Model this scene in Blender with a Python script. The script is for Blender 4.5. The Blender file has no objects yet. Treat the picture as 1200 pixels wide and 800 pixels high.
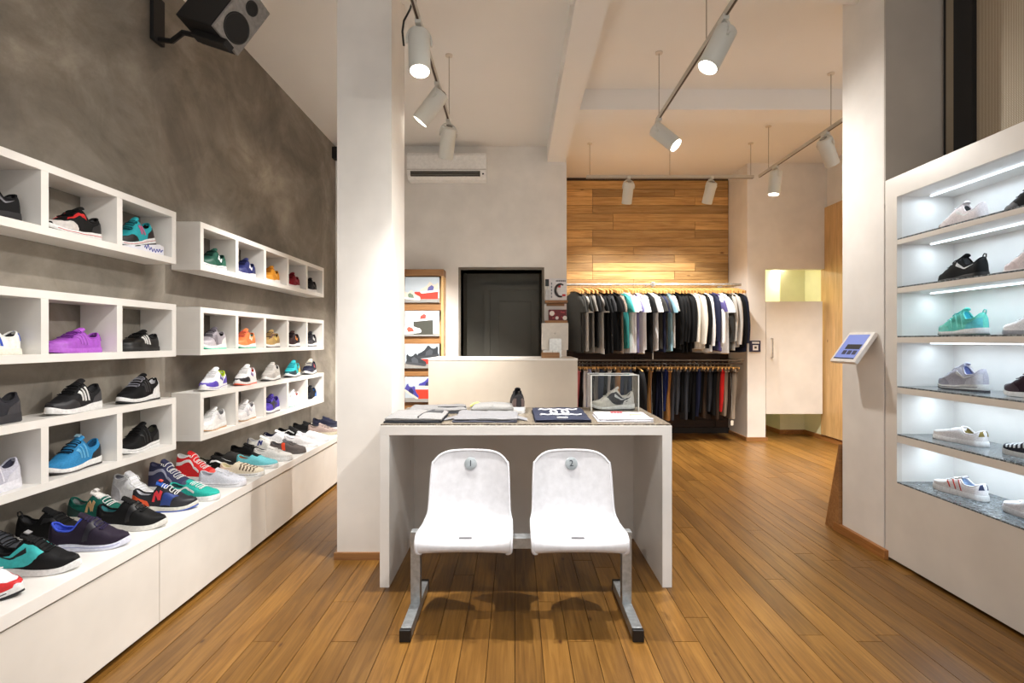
import bpy, bmesh, math, random
from mathutils import Vector, Matrix, noise
S = bpy.context.scene
COL = S.collection
random.seed(7)
PI = math.pi
# ------------------------------------------------------------ camera, sky, exposure
cam_d = bpy.data.cameras.new('camera')
cam = bpy.data.objects.new('camera', cam_d); COL.objects.link(cam)
cam.location = (0.0, 0.0, 1.35)
cam.rotation_euler = (PI / 2, 0, 0)
cam_d.sensor_width = 36.0
cam_d.lens = 18.0                    # 600 px at 1200 px wide
cam_d.shift_x = -4.0 / 1200
cam_d.shift_y = -1.0 / 1200
cam_d.clip_start = 0.05
S.camera = cam
W = bpy.data.worlds.new('daylight'); S.world = W
W.use_nodes = True
_bg = W.node_tree.nodes['Background']
_bg.inputs[0].default_value = (1.0, 0.98, 0.97, 1)
_bg.inputs[1].default_value = 0.62
S.view_settings.view_transform = 'Standard'
S.view_settings.look = 'None'
S.view_settings.exposure = 0.88
S.view_settings.gamma = 1.0
S.view_settings.use_curve_mapping = False
SPOT_W = 100.0
SPOT_COL = (1.0, 0.968, 0.925)

# ------------------------------------------------------------ materials
def lin(v):
    v /= 255.0
    return v / 12.92 if v <= 0.04045 else ((v + 0.055) / 1.055) ** 2.4
def rgb(c):
    return (lin(c[0]), lin(c[1]), lin(c[2]), 1.0)
MATS = {}
def newmat(key):
    m = bpy.data.materials.new(key); m.use_nodes = True
    nt = m.node_tree
    return m, nt, nt.nodes['Principled BSDF']
def coords(nt, kind='Object', scale=(1, 1, 1), rand=False):
    tc = nt.nodes.new('ShaderNodeTexCoord')
    mp = nt.nodes.new('ShaderNodeMapping'); mp.inputs['Scale'].default_value = scale
    src = tc.outputs[kind]
    if rand:
        oi = nt.nodes.new('ShaderNodeObjectInfo')
        ml = nt.nodes.new('ShaderNodeMath'); ml.operation = 'MULTIPLY'; ml.inputs[1].default_value = 37.0
        nt.links.new(oi.outputs['Random'], ml.inputs[0])
        ad = nt.nodes.new('ShaderNodeVectorMath'); ad.operation = 'ADD'
        nt.links.new(src, ad.inputs[0]); nt.links.new(ml.outputs[0], ad.inputs[1])
        src = ad.outputs[0]
    nt.links.new(src, mp.inputs[0])
    return mp.outputs[0]
def noise_tex(nt, vec, scale, detail=4, rough=0.55, dist=0.0):
    n = nt.nodes.new('ShaderNodeTexNoise')
    n.inputs['Scale'].default_value = scale; n.inputs['Detail'].default_value = detail
    n.inputs['Roughness'].default_value = rough; n.inputs['Distortion'].default_value = dist
    nt.links.new(vec, n.inputs['Vector'])
    return n.outputs['Fac']
def ramp(nt, fac, stops):
    r = nt.nodes.new('ShaderNodeValToRGB'); e = r.color_ramp.elements
    while len(e) < len(stops): e.new(0.5)
    for el, (p, c) in zip(e, stops):
        el.position = p; el.color = rgb(c) if len(c) == 3 else c
    nt.links.new(fac, r.inputs[0])
    return r.outputs[0]
def bump(nt, bsdf, h, strength=0.2, dist=0.002):
    b = nt.nodes.new('ShaderNodeBump'); b.inputs['Strength'].default_value = strength; b.inputs['Distance'].default_value = dist
    nt.links.new(h, b.inputs['Height']); nt.links.new(b.outputs[0], bsdf.inputs['Normal'])
def M(c, rough=0.5, kind='plain', metal=0.0):
    """plain / fabric / leather / rubber / paint in colour c (0-255 sRGB)"""
    key = '%s_%d_%d_%d_%d_%d' % (kind, c[0], c[1], c[2], int(rough * 100), int(metal * 100))
    if key in MATS: return MATS[key]
    m, nt, b = newmat(key)
    b.inputs['Roughness'].default_value = rough
    b.inputs['Metallic'].default_value = metal
    sc, amt = {'plain': (30, .03), 'fabric': (180, .08), 'leather': (60, .07), 'rubber': (90, .06), 'paint': (3, .03), 'ceiling': (1.2, .006), 'metal': (40, .1)}[kind]
    v = coords(nt)
    f = noise_tex(nt, v, sc, 3)
    lo = [max(0, x * (1 - amt)) for x in c]; hi = [min(255, x * (1 + amt * .6) + 1) for x in c]
    nt.links.new(ramp(nt, f, [(.3, lo), (.7, hi)]), b.inputs['Base Color'])
    if kind in ('fabric', 'leather'):
        bump(nt, b, f, .25 if kind == 'fabric' else .12, .001)
    if kind == 'fabric':
        b.inputs['Specular IOR Level'].default_value = .25
    MATS[key] = m
    return m
def emit(c, strength, key):
    if key in MATS: return MATS[key]
    m, nt, b = newmat(key)
    b.inputs['Base Color'].default_value = rgb(c)
    b.inputs['Emission Color'].default_value = rgb(c)
    b.inputs['Emission Strength'].default_value = strength
    MATS[key] = m
    return m
def wood(key, dark, mid, light, axis, rough=.38, tone=.35, spec=.5, knots=1.0):
    m, nt, b = newmat(key)
    sc = [26, 26, 26]; sc[axis] = 1.3
    v = coords(nt, 'Object', tuple(sc), True)
    g = noise_tex(nt, v, 1.6, 8, .62, 1.1)
    col = ramp(nt, g, [(.25, dark), (.5, mid), (.78, light)])
    sc2 = [5, 5, 5]; sc2[axis] = .9
    g2 = noise_tex(nt, coords(nt, 'Object', tuple(sc2), True), 1.4, 3, .5, .4)
    mx = nt.nodes.new('ShaderNodeMix'); mx.data_type = 'RGBA'; mx.blend_type = 'MULTIPLY'; mx.inputs[0].default_value = .55
    nt.links.new(col, mx.inputs[6])
    nt.links.new(ramp(nt, g2, [(.3, (196, 186, 176)), (.65, (255, 255, 255))]), mx.inputs[7])
    oi = nt.nodes.new('ShaderNodeObjectInfo')
    hs = nt.nodes.new('ShaderNodeHueSaturation')
    mr = nt.nodes.new('ShaderNodeMapRange'); mr.inputs[3].default_value = 1 - tone; mr.inputs[4].default_value = 1 + tone
    nt.links.new(oi.outputs['Random'], mr.inputs[0]); nt.links.new(mr.outputs[0], hs.inputs['Value'])
    last = mx.outputs[2]
    if knots:
        vo = nt.nodes.new('ShaderNodeTexVoronoi'); vo.inputs['Scale'].default_value = 2.1
        sc3 = [2.4, 2.4, 2.4]; sc3[axis] = 1.1
        nt.links.new(coords(nt, 'Object', tuple(sc3), True), vo.inputs['Vector'])
        mk_ = nt.nodes.new('ShaderNodeMix'); mk_.data_type = 'RGBA'; mk_.blend_type = 'MULTIPLY'; mk_.inputs[0].default_value = 1
        nt.links.new(last, mk_.inputs[6])
        nt.links.new(ramp(nt, vo.outputs['Distance'], [(.02 * knots, (140, 108, 82)), (.06 * knots, (255, 255, 255))]), mk_.inputs[7])
        last = mk_.outputs[2]
    nt.links.new(last, hs.inputs['Color'])
    nt.links.new(hs.outputs[0], b.inputs['Base Color'])
    b.inputs['Roughness'].default_value = rough
    b.inputs['Specular IOR Level'].default_value = spec
    bump(nt, b, g, .12, .001)
    MATS[key] = m
    return m
FLOORWOOD = wood('oak_floor', (88, 58, 22), (124, 86, 36), (150, 110, 54), 1, .34, .20, .4)
WALLWOOD = wood('oak_wall_boards', (158, 114, 60), (206, 160, 96), (230, 192, 130), 0, .5, .30, .4, 1.7)
SHADEWOOD = wood('shaded_wall_boards', (34, 22, 14), (52, 34, 22), (70, 46, 30), 0, .5, .22, .3)  # wall boards with the niche's shade put into the colour
OAK = wood('oak_veneer', (206, 158, 96), (232, 190, 128), (244, 208, 150), 2, .45, .08)
OAKX = wood('oak_veneer_level', (124, 86, 46), (156, 110, 64), (178, 132, 84), 0, .45, .08)
OAKY = wood('oak_veneer_deep', (138, 88, 40), (168, 112, 58), (190, 136, 78), 1, .45, .08)
def concrete():
    m, nt, b = newmat('troweled_plaster')
    v = coords(nt, 'Object', (1, 1, 1))
    a = noise_tex(nt, v, .9, 10, .62, .7)
    c1 = ramp(nt, a, [(.30, (108, 101, 92)), (.46, (134, 127, 117)), (.56, (156, 148, 136)), (.70, (190, 182, 168))])
    f = noise_tex(nt, coords(nt, 'Object', (1, .8, 1)), 3.2, 12, .68, .9)
    mx = nt.nodes.new('ShaderNodeMix'); mx.data_type = 'RGBA'; mx.blend_type = 'MULTIPLY'; mx.inputs[0].default_value = .8
    nt.links.new(c1, mx.inputs[6]); nt.links.new(ramp(nt, f, [(.32, (205, 203, 198)), (.62, (255, 255, 255))]), mx.inputs[7])
    nt.links.new(mx.outputs[2], b.inputs['Base Color'])
    b.inputs['Roughness'].default_value = .62
    bump(nt, b, f, .15, .004)
    return m
CONCRETE = concrete()
GREYPLASTER = M((188, 181, 171), .8, 'paint')
WALLW = M((236, 232, 226), .75, 'paint')
CEIL = M((240, 237, 232), .85, 'ceiling')
LACQ = M((236, 233, 228), .28, 'paint')
LACQM = M((226, 221, 213), .35, 'paint')
COUNTER = M((205, 194, 178), .45, 'paint')
DARKDOOR = M((122, 119, 108), .5, 'paint')
YELLOWW = M((240, 238, 204), .7, 'paint')
CHROME = M((200, 200, 200), .25, 'metal', 1.0)
GALV = M((176, 180, 182), .42, 'metal', .75)
BLACK = M((16, 16, 17), .45)
BLACKM = M((20, 20, 21), .6)
LAMPW = M((214, 214, 206), .4, 'paint')
SEATW = M((208, 208, 212), .14, 'plain')
LENS = emit((255, 246, 230), 14.0, 'lamp_lens')
LEDM = emit((225, 240, 255), 2.6, 'led_strip')
def granite(key, base, speck_d, speck_l, rough=.12):
    m, nt, b = newmat(key)
    v = coords(nt, 'Object', (1, 1, 1))
    f = noise_tex(nt, v, 85, 3, .75)
    nt.links.new(ramp(nt, f, [(.36, speck_d), (.5, base), (.64, speck_l)]), b.inputs['Base Color'])
    b.inputs['Roughness'].default_value = rough
    return m
GRANITE = granite('speckled_grey_stone', (92, 100, 104), (46, 52, 56), (150, 158, 162), .14)
MATTOP = granite('speckled_brown_stone', (112, 102, 88), (58, 50, 42), (172, 162, 146), .35)
def glassmat():
    m, nt, b = newmat('clear_acrylic')
    b.inputs['Base Color'].default_value = (.96, .98, .97, 1)
    b.inputs['Roughness'].default_value = .02
    b.inputs['IOR'].default_value = 1.2
    b.inputs['Transmission Weight'].default_value = 1.0
    return m
ACRYL = glassmat()
def meshscreen():
    m, nt, b = newmat('woven_screen')
    v = coords(nt, 'Object', (1, 1, 1))
    def wave(d):
        w = nt.nodes.new('ShaderNodeTexWave'); w.bands_direction = d; w.inputs['Scale'].default_value = 44
        nt.links.new(v, w.inputs['Vector']); return w.outputs['Fac']
    ad = nt.nodes.new('ShaderNodeMath'); ad.operation = 'MULTIPLY'
    nt.links.new(wave('Y'), ad.inputs[0]); nt.links.new(wave('Z'), ad.inputs[1])
    nt.links.new(ramp(nt, ad.outputs[0], [(.12, (120, 104, 84)), (.6, (240, 226, 200))]), b.inputs['Base Color'])
    b.inputs['Roughness'].default_value = .7
    return m
SCREEN = meshscreen()

# ------------------------------------------------------------ mesh helpers
class MB:
    def __init__(s): s.v = []; s.f = []
    def add(s, vs, fs):
        o = len(s.v); s.v += [tuple(v) for v in vs]; s.f += [tuple(i + o for i in f) for f in fs]; return s
    def box(s, x0, x1, y0, y1, z0, z1, bev=0.0):
        if bev <= 0:
            vs = [(x, y, z) for x in (x0, x1) for y in (y0, y1) for z in (z0, z1)]
            return s.add(vs, [(0, 1, 3, 2), (4, 6, 7, 5), (0, 4, 5, 1), (2, 3, 7, 6), (0, 2, 6, 4), (1, 5, 7, 3)])
        bm = bmesh.new(); bmesh.ops.create_cube(bm, size=1.0)
        for v in bm.verts:
            v.co = ((x0 + x1) / 2 + v.co.x * (x1 - x0), (y0 + y1) / 2 + v.co.y * (y1 - y0), (z0 + z1) / 2 + v.co.z * (z1 - z0))
        bmesh.ops.bevel(bm, geom=bm.edges[:], offset=bev, segments=2, affect='EDGES', profile=.6)
        bm.verts.index_update()
        s.add([v.co[:] for v in bm.verts], [[v.index for v in f.verts] for f in bm.faces]); bm.free()
        return s
    def tube(s, path, r, n=8, caps=True, flat=None):
        """sweep a circle (or an ellipse r[i]) along the path"""
        P = [Vector(p) for p in path]; R = r if isinstance(r, (list, tuple)) else [r] * len(P)
        vs, fs = [], []
        up = None
        for i, p in enumerate(P):
            t = (P[min(i + 1, len(P) - 1)] - P[max(i - 1, 0)])
            t = t.normalized() if t.length > 1e-9 else Vector((0, 0, 1))
            if up is None:
                up = Vector((0, 0, 1)) if abs(t.z) < .9 else Vector((1, 0, 0))
            a = t.cross(up); a = a.normalized() if a.length > 1e-6 else Vector((1, 0, 0))
            b = a.cross(t).normalized(); up = b
            for k in range(n):
                th = 2 * PI * k / n
                vs.append(p + (a * math.cos(th) + b * math.sin(th)) * R[i])
        for i in range(len(P) - 1):
            for k in range(n):
                fs.append((i * n + k, i * n + (k + 1) % n, (i + 1) * n + (k + 1) % n, (i + 1) * n + k))
        if caps:
            fs.append(tuple(reversed(range(n)))); fs.append(tuple((len(P) - 1) * n + k for k in range(n)))
        return s.add(vs, fs)
    def lathe(s, prof, n=24, mat=None, cap0=True, cap1=True):
        """prof: (r, z) along local z; mat: Matrix"""
        vs, fs = [], []
        for r, z in prof:
            for k in range(n):
                th = 2 * PI * k / n; v = Vector((r * math.cos(th), r * math.sin(th), z))
                vs.append(mat @ v if mat else v)
        for i in range(len(prof) - 1):
            for k in range(n):
                fs.append((i * n + k, i * n + (k + 1) % n, (i + 1) * n + (k + 1) % n, (i + 1) * n + k))
        if cap0: fs.append(tuple(reversed(range(n))))
        if cap1: fs.append(tuple((len(prof) - 1) * n + k for k in range(n)))
        return s.add(vs, fs)
    def prism(s, poly, d, mat=None):
        """poly: 2D outline in local xy, extruded by d along local z"""
        n = len(poly)
        vs = [Vector((x, y, 0)) for x, y in poly] + [Vector((x, y, d)) for x, y in poly]
        if mat: vs = [mat @ v for v in vs]
        fs = [tuple(reversed(range(n))), tuple(range(n, 2 * n))] + [(i, (i + 1) % n, n + (i + 1) % n, n + i) for i in range(n)]
        return s.add(vs, fs)
    def grid(s, rows, close=False):
        """rows: list of equal-length lists of points"""
        m = len(rows[0]); vs = [p for r in rows for p in r]; fs = []
        for i in range(len(rows) - 1):
            for k in range(m if close else m - 1):
                fs.append((i * m + k, i * m + (k + 1) % m, (i + 1) * m + (k + 1) % m, (i + 1) * m + k))
        return s.add(vs, fs)
    def build(s, name, mat, parent=None, smooth=False, loc=None):
        me = bpy.data.meshes.new(name); me.from_pydata(s.v, [], s.f); me.update()
        bm = bmesh.new(); bm.from_mesh(me); bmesh.ops.recalc_face_normals(bm, faces=bm.faces[:]); bm.to_mesh(me); bm.free()
        me.materials.append(mat)
        if smooth:
            for p in me.polygons: p.use_smooth = True
            if smooth != 'all':
                me.set_sharp_from_angle(angle=math.radians(smooth if not isinstance(smooth, bool) else 40))
        o = bpy.data.objects.new(name, me); COL.objects.link(o)
        if parent: o.parent = parent
        if loc: o.location = loc
        return o
def B(*a, bev=0.0): return MB().box(*a, bev=bev)
LABELS = {}
def tag(o, label, cat, group=None):
    assert label not in LABELS, label
    n = len(label.split()); assert 4 <= n <= 16, (n, label)
    LABELS[label] = 1
    o['label'] = label; o['category'] = cat
    if group: o['group'] = group
    return o
def thing(name, label, cat, loc=(0, 0, 0), rz=0.0, group=None):
    o = bpy.data.objects.new(name, None); COL.objects.link(o)
    o.empty_display_size = .1
    o.location = loc; o.rotation_euler = (0, 0, rz)
    return tag(o, label, cat, group)
def struct(name, mb, mat, parent=None, smooth=False):
    o = mb.build(name, mat, parent, smooth); 
    if parent is None: o['kind'] = 'structure'
    return o
def text(name, body, size, mat, parent, matrix, depth=.0006):
    cu = bpy.data.curves.new(name, 'FONT'); cu.body = body; cu.size = size; cu.align_x = 'CENTER'; cu.align_y = 'CENTER'; cu.extrude = depth
    cu.materials.append(mat)
    tmp = bpy.data.objects.new(name, cu); COL.objects.link(tmp)
    me = bpy.data.meshes.new_from_object(tmp.evaluated_get(bpy.context.evaluated_depsgraph_get()))
    bpy.data.objects.remove(tmp); bpy.data.curves.remove(cu)
    o = bpy.data.objects.new(name, me); COL.objects.link(o); o.parent = parent; o.matrix_local = matrix
    return o
def frame_mat(origin, xdir, ydir):
    x = Vector(xdir).normalized(); y = Vector(ydir); y = (y - x * y.dot(x)).normalized(); z = x.cross(y)
    m = Matrix((x, y, z)).transposed().to_4x4(); m.translation = Vector(origin); return m
def spotlight(loc, d, watts, size=62, blend=.55, col=SPOT_COL, rad=.03):
    l = bpy.data.lights.new('lamp_light', 'SPOT'); l.energy = watts; l.color = col; l.spot_size = math.radians(size); l.spot_blend = blend; l.shadow_soft_size = rad
    o = bpy.data.objects.new('lamp_light', l); COL.objects.link(o); o.location = loc
    o.rotation_euler = Vector(d).to_track_quat('-Z', 'Y').to_euler(); return o
def arealight(loc, d, sx, sy, watts, col, name='strip_light'):
    l = bpy.data.lights.new(name, 'AREA'); l.shape = 'RECTANGLE'; l.size = sx; l.size_y = sy; l.energy = watts; l.color = col
    o = bpy.data.objects.new(name, l); COL.objects.link(o); o.location = loc
    o.rotation_euler = Vector(d).to_track_quat('-Z', 'Y').to_euler(); return o
ORD = ['zeroth', 'first', 'second', 'third', 'fourth', 'fifth', 'sixth', 'seventh', 'eighth', 'ninth', 'tenth', 'eleventh', 'twelfth', 'thirteenth', 'fourteenth', 'fifteenth', 'sixteenth', 'seventeenth', 'eighteenth', 'nineteenth', 'twentieth']
def ordw(n):
    if n <= 20: return ORD[n]
    t = {2: 'twenty', 3: 'thirty', 4: 'forty', 5: 'fifty'}[n // 10]
    return (t[:-1] + 'ieth') if n % 10 == 0 else t + '-' + ORD[n % 10]
# ------------------------------------------------------------ the room
CZ = 3.74            # ceiling height
XL = -2.215          # left wall face
# floor: dark subfloor and one oak plank after another
fl = struct('floor', B(-2.6, 4.7, -1.6, 8.4, -.16, -.0125), M((40, 26, 16), .8, 'paint'))
PW = .118
plank_me = {}
def plank_mesh(L):
    L = round(L, 3)
    if L not in plank_me:
        o = B(0, PW - .0028, 0, L - .0028, -.012, 0).build('plank', FLOORWOOD)
        plank_me[L] = o.data; bpy.data.objects.remove(o)
    return plank_me[L]
rng = random.Random(3)
row = 0; x = -1.77
while x < 4.22:
    y = 3.35 if x > 2.36 else .35
    y -= rng.choice((.15, .45, .8, 1.1, 1.4)) if x <= 2.36 else rng.choice((0, .2))
    yend = 8.0 if x > 3.2 else (7.52 if x > .6 else 6.75)
    while y < yend:
        L = rng.choice((1.3, 1.7, 2.1, 2.1))
        if y + L > yend: L = max(.1, round((yend - y) * 20) / 20)
        if y + L > .6:
            o = bpy.data.objects.new('plank', plank_mesh(L)); COL.objects.link(o)
            o.location = (x, y, rng.uniform(-.0005, .0003)); o.parent = fl
        y += L
    x += PW; row += 1

struct('ceiling', B(-2.6, 4.7, -1.6, 8.4, CZ, CZ + .15), CEIL)
struct('trim_1', B(.389, .611, .5, 6.30, 3.545, CZ), CEIL)                       # ceiling beam along the room
struct('trim_2', B(.611, 4.35, 4.87, 5.17, 3.545, CZ), CEIL)                       # cross beam at the back
struct('trim_3', B(XL, 2.66, 3.20, 3.46, 3.62, CZ), CEIL)                          # cross beam between the columns
struct('wall_left', B(-2.45, XL, -1.6, 6.62, -.02, CZ), CONCRETE)
# back wall with the doorway
DY = 6.30
wb = struct('wall_back', B(-2.45, -.672, DY, 6.62, -.02, CZ).box(.325, .63, DY, 6.62, -.02, CZ).box(-.672, .325, DY, 6.62, 2.22, CZ), WALLW)
struct('wall_niche_left', B(.45, .63, 6.62, 7.7, -.02, CZ), WALLW)
struct('wall_corridor', B(-.80, -.69, 6.62, 7.3, -.02, 2.6).box(.34, .45, 6.62, 7.3, -.02, 2.6).box(-.80, .45, 7.3, 7.4, -.02, 2.6).box(-.8, .45, 6.62, 7.4, 2.30, 2.42), DARKDOOR)
d2 = struct('door_2', B(-.36, .33, 7.24, 7.295, 0, 2.06, bev=.004), DARKDOOR)
MB().box(-.36, .33, 7.205, 7.24, 2.06, 2.14).box(-.44, -.36, 7.205, 7.24, 0, 2.14).build('door_frame', DARKDOOR, d2)
MB().box(-.24, .22, 7.225, 7.24, 1.12, 1.9, bev=.006).build('panel', DARKDOOR, d2)
MB().box(-.24, .22, 7.225, 7.24, .2, .95, bev=.006).build('panel', DARKDOOR, d2)
MB().tube([(-.3, 7.24, 1.02), (-.3, 7.18, 1.02), (-.19, 7.18, 1.02)], .009).build('door_handle', CHROME, d2, True)
struct('trim_4', B(-.70, -.672, DY - .012, DY + .32, 0, 2.25).box(.325, .353, DY - .012, DY + .32, 0, 2.25).box(-.672, .325, DY - .012, DY + .32, 2.22, 2.25), M((120, 112, 100), .6, 'paint'))
# board-clad niche wall
NY = 7.5
wn = struct('wall_niche', B(.45, 3.3, NY + .02, NY + .16, -.02, CZ), M((60, 40, 24), .8, 'paint'))
bm_cache = {}
def board_mesh(L, mat):
    k = (round(L, 3), mat.name)
    if k not in bm_cache:
        o = B(0, L - .004, -.02, 0, 0, .1205 - .004, bev=.002).build('board', mat)
        bm_cache[k] = o.data; bpy.data.objects.remove(o)
    return bm_cache[k]
z = .08; r = 0
rng = random.Random(11)
while z < CZ - .05:
    mat = SHADEWOOD if z < 1.27 else WALLWOOD  # lower boards: shade behind the hanging clothes painted in as darker wood
    x = .632; first = True
    while x < 3.12:
        L = rng.choice((.5, .8, 1.1)) if first else rng.choice((1.2, 1.5, 1.9))
        first = False
        if x + L > 2.95: L = round(3.122 - x, 3)
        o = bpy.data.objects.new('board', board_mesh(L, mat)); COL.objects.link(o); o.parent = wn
        o.location = (x, NY + .02 - rng.uniform(0, .006), z)
        x += L
    z += .1205; r += 1
struct('baseboard_niche', B(.632, 3.12, NY - .03, NY, 0, .08), M((28, 20, 14), .6, 'paint'))
# pillar beside the niche and the wall with the changing-room opening
struct('wall_pillar', B(3.125, 3.37, 6.90, 7.66, -.02, CZ), WALLW)
struct('wall_changing', B(3.37, 4.2, 6.90, 7.02, 2.316, CZ), WALLW)
struct('wall_changing_inside', B(3.37, 3.40, 7.02, 8.1, -.02, 2.55).box(3.37, 4.35, 8.0, 8.1, -.02, 2.55).box(3.84, 4.35, 7.43, 8.0, -.02, 2.55).box(4.20, 4.35, 7.02, 7.43, -.02, 2.55).box(3.37, 4.35, 7.02, 8.1, 2.45, 2.55), YELLOWW)
struct('wall_right_far', B(4.2, 4.35, 3.4, 7.02, -.02, CZ), WALLW)
d1 = struct('door_1', B(3.378, 4.142, 6.905, 6.945, .361, 1.879, bev=.003), LACQM)
MB().tube([(3.45, 6.905, 1.12), (3.45, 6.86, 1.12), (3.45, 6.86, 1.38), (3.45, 6.905, 1.38)], .008).build('door_handle', CHROME, d1, True)
struct('baseboard_pillar', B(3.105, 3.39, 6.88, 6.90, 0, .05).box(3.105, 3.125, 6.90, 7.46, 0, .05), OAKX)
struct('baseboard_changing', B(3.84, 4.2, 7.41, 7.43, 0, .06).box(3.82, 3.84, 7.41, 8.0, 0, .06).box(4.18, 4.2, 3.6, 7.41, 0, .06), OAKY)
arealight((3.75, 7.5, 2.43), (0, 0, -1), .25, .25, 4.5, (1, .93, .74), 'changing_room_light')
dl = thing('downlight', 'small round downlight in the ceiling of the yellow changing room', 'downlight', (3.62, 7.7, 2.45))
MB().lathe([(.05, -.004), (.05, 0), (.062, 0), (.062, -.006)], 20).build('ring', CHROME, dl, True)
MB().lathe([(.048, -.006), (.001, -.006)], 20).build('lens', LENS, dl)
# oak panel on the far right wall
op = struct('trim_5', B(4.165, 4.2, 4.6, 6.98, .075, 3.14, bev=.003), OAK)
# left column
struct('column_left', B(-1.102, -.765, 3.164, 3.53, -.02, CZ), WALLW)
struct('baseboard_left', B(-1.117, -.75, 3.149, 3.545, 0, .045), OAKX)
# right column, its front face in grey plaster
struct('column_right', B(2.30, 2.64, 3.196, 3.60, -.02, CZ), WALLW)
struct('wall_right_grey', B(2.302, 2.66, 3.185, 3.196, 2.2, CZ), GREYPLASTER)
struct('baseboard_right', B(2.272, 2.30, 3.155, 3.66, 0, .058, bev=.003), OAKY)
wd = thing('oak_wedge', 'upright oak board with sloping edge tapering up beside the right column', 'board', (2.28, 3.61, 0))
MB().prism([(0, 0), (.16, 0), (0.0, .62)], .30, frame_mat((0, 0, 0), (0, 1, 0), (0, 0, 1))).build('board', OAKX, wd)
# right wall above the cabinet, with a window behind a woven screen
XR = 2.66
struct('wall_right', B(XR, 2.85, -1.6, .9, -.02, CZ).box(XR, 2.85, 3.09, 3.64, -.02, CZ).box(XR, 2.85, .9, 3.09, -.02, 2.30), WALLW)
w1 = struct('window_1', B(2.72, 2.75, .9, 3.09, 2.30, CZ), M((30, 30, 32), .2))
MB().box(2.645, 2.72, 2.966, 3.092, 2.30, CZ).box(2.645, 2.72, 3.145, 3.165, 2.30, CZ).box(2.645, 2.72, .9, 1.0, 2.30, CZ).build('window_frame', BLACKM, w1)
MB().box(2.672, 2.684, 1.0, 2.966, 2.30, CZ).build('screen', SCREEN, w1)
MB().box(2.645, 2.66, 3.092, 3.145, 2.3, CZ).build('trim_strip', M((150, 138, 118), .5, 'paint'), w1)
# ------------------------------------------------------------ left display bench and cube shelves
BX, BZ = -1.66, .46
bench = thing('display_bench', 'long low white lacquered bench of closed cabinets along the grey plaster wall', 'bench', (0, 0, 0))
B(XL + .003, BX, .2, 5.56, BZ - .05, BZ, bev=.002).build('bench_top', LACQ, bench)
B(XL + .003, BX - .035, .2, 5.55, .04, BZ - .058).build('carcass', M((120, 112, 104), .6, 'paint'), bench)
B(XL + .003, BX - .07, .2, 5.55, 0, .04).build('toe_kick', M((34, 26, 20), .6, 'paint'), bench)
py = .35
for k in range(5):
    B(BX - .033, BX - .008, py + .002, min(py + 1.025, 5.56) - .002, .03, BZ - .060, bev=.0015).build('front_panel', LACQM, bench)
    py += 1.025
B(BX - .033, BX - .008, py + .002, 5.558, .03, BZ - .060).build('front_panel', LACQM, bench)
XS = -2.024; XW = XL + .003
ROWZ = (.703, 1.256, 1.805); SH = .31; SB = .036
SEC = ((.935, 3.055), (3.29, 5.41))
def cube_shelf(y0, y1, z0, label):
    t = thing('cube_shelf', label, 'shelf', (XS, y0, z0), 0, 'white cube shelves on the plaster wall')
    d = XS - XW; n = 5; L = y1 - y0; p = (L - SB) / n
    B(-d, 0, 0, L, 0, SB, bev=.0012).build('bottom_board', LACQ, t)
    B(-d, 0, 0, L, SH - SB, SH, bev=.0012).build('top_board', LACQ, t)
    for k in range(n + 1):
        B(-d, -.001, k * p, k * p + SB, SB, SH - SB).build('end_panel' if k in (0, n) else 'divider', LACQ, t)
    return p
for (y0, y1), side in zip(SEC, ('near', 'far')):
    for z, rn in zip(ROWZ, ('lowest', 'middle', 'topmost')):
        PITCH = cube_shelf(y0, y1, z, '%s white five-cell cube shelf in the %s section, on the grey plaster wall' % (rn, side))

# ------------------------------------------------------------ right display cabinet
CX0, CX1 = 2.30, 2.655
CY0, CY1 = 1.0, 3.183
NY1 = 3.087
CT, NB, NT = 2.342, .50, 2.217
SHZ = [(1.964, 1.928), (1.674, 1.635), (1.378, 1.337), (1.077, 1.034), (.788, .738)]
cab = thing('display_cabinet', 'tall white built-in cabinet with lit shoe shelves beside the right column', 'cabinet', (0, 0, 0))
B(CX0, CX0 + .03, NY1, CY1, .02, CT).build('front_stile', LACQM, cab)
B(CX0, CX0 + .03, CY0, NY1, NT, CT).build('top_rail', LACQM, cab)
B(CX0, CX0 + .03, CY0, NY1, .02, NB - .02).build('base_panel', LACQM, cab)
B(CX0, CX0 + .03, CY0, NY1, NB - .02, NB - .008).build('base_ledge', LACQM, cab)
B(CX0 + .03, CX1, CY0, CY1, CT - .03, CT).build('top_board', LACQM, cab)
B(CX0 + .03, CX1, CY0, NY1, NT, NT + .02).build('niche_ceiling', LACQ, cab)
B(CX0 + .03, CX1, NY1, NY1 + .02, NB, NT).build('niche_side', LACQ, cab)
B(CX1 - .012, CX1, CY0, NY1, NB, NT).build('back_panel', LACQ, cab)
B(CX0 + .03, CX1, CY0, CY0 + .02, .02, CT).build('end_panel', LACQ, cab)
B(CX0 + .05, CX1, CY0, CY1, 0, .02).build('toe_kick', BLACKM, cab)
B(CX0 + .03, CX1, CY0, NY1, NB - .03, NB - .008).build('niche_floor', LACQ, cab)
B(CX0 + .002, CX1 - .013, CY0 + .02, NY1, NB - .008, NB).build('stone_sheet', GRANITE, cab)
for zt, zb in SHZ:
    sb = B(CX0, CX1 - .013, CY0 + .02, NY1 - .002, zb, zt - .008, bev=.0012).build('shelf_board', LACQM, cab)
    B(CX0 + .001, CX1 - .014, CY0 + .02, NY1 - .003, zt - .008, zt).build('stone_sheet', GRANITE, sb)
LEDC = (.72, .87, 1.0)
for z in [NT] + [zb for zt, zb in SHZ]:
    B(2.478, 2.488, CY0 + .05, NY1 - .03, z - .007, z - .0005).build('led_strip', LEDM, cab)
    arealight((2.483, (CY0 + NY1) / 2, z - .012), (0, 0, -1), .01, NY1 - CY0 - .1, 2.3, LEDC)

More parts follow.
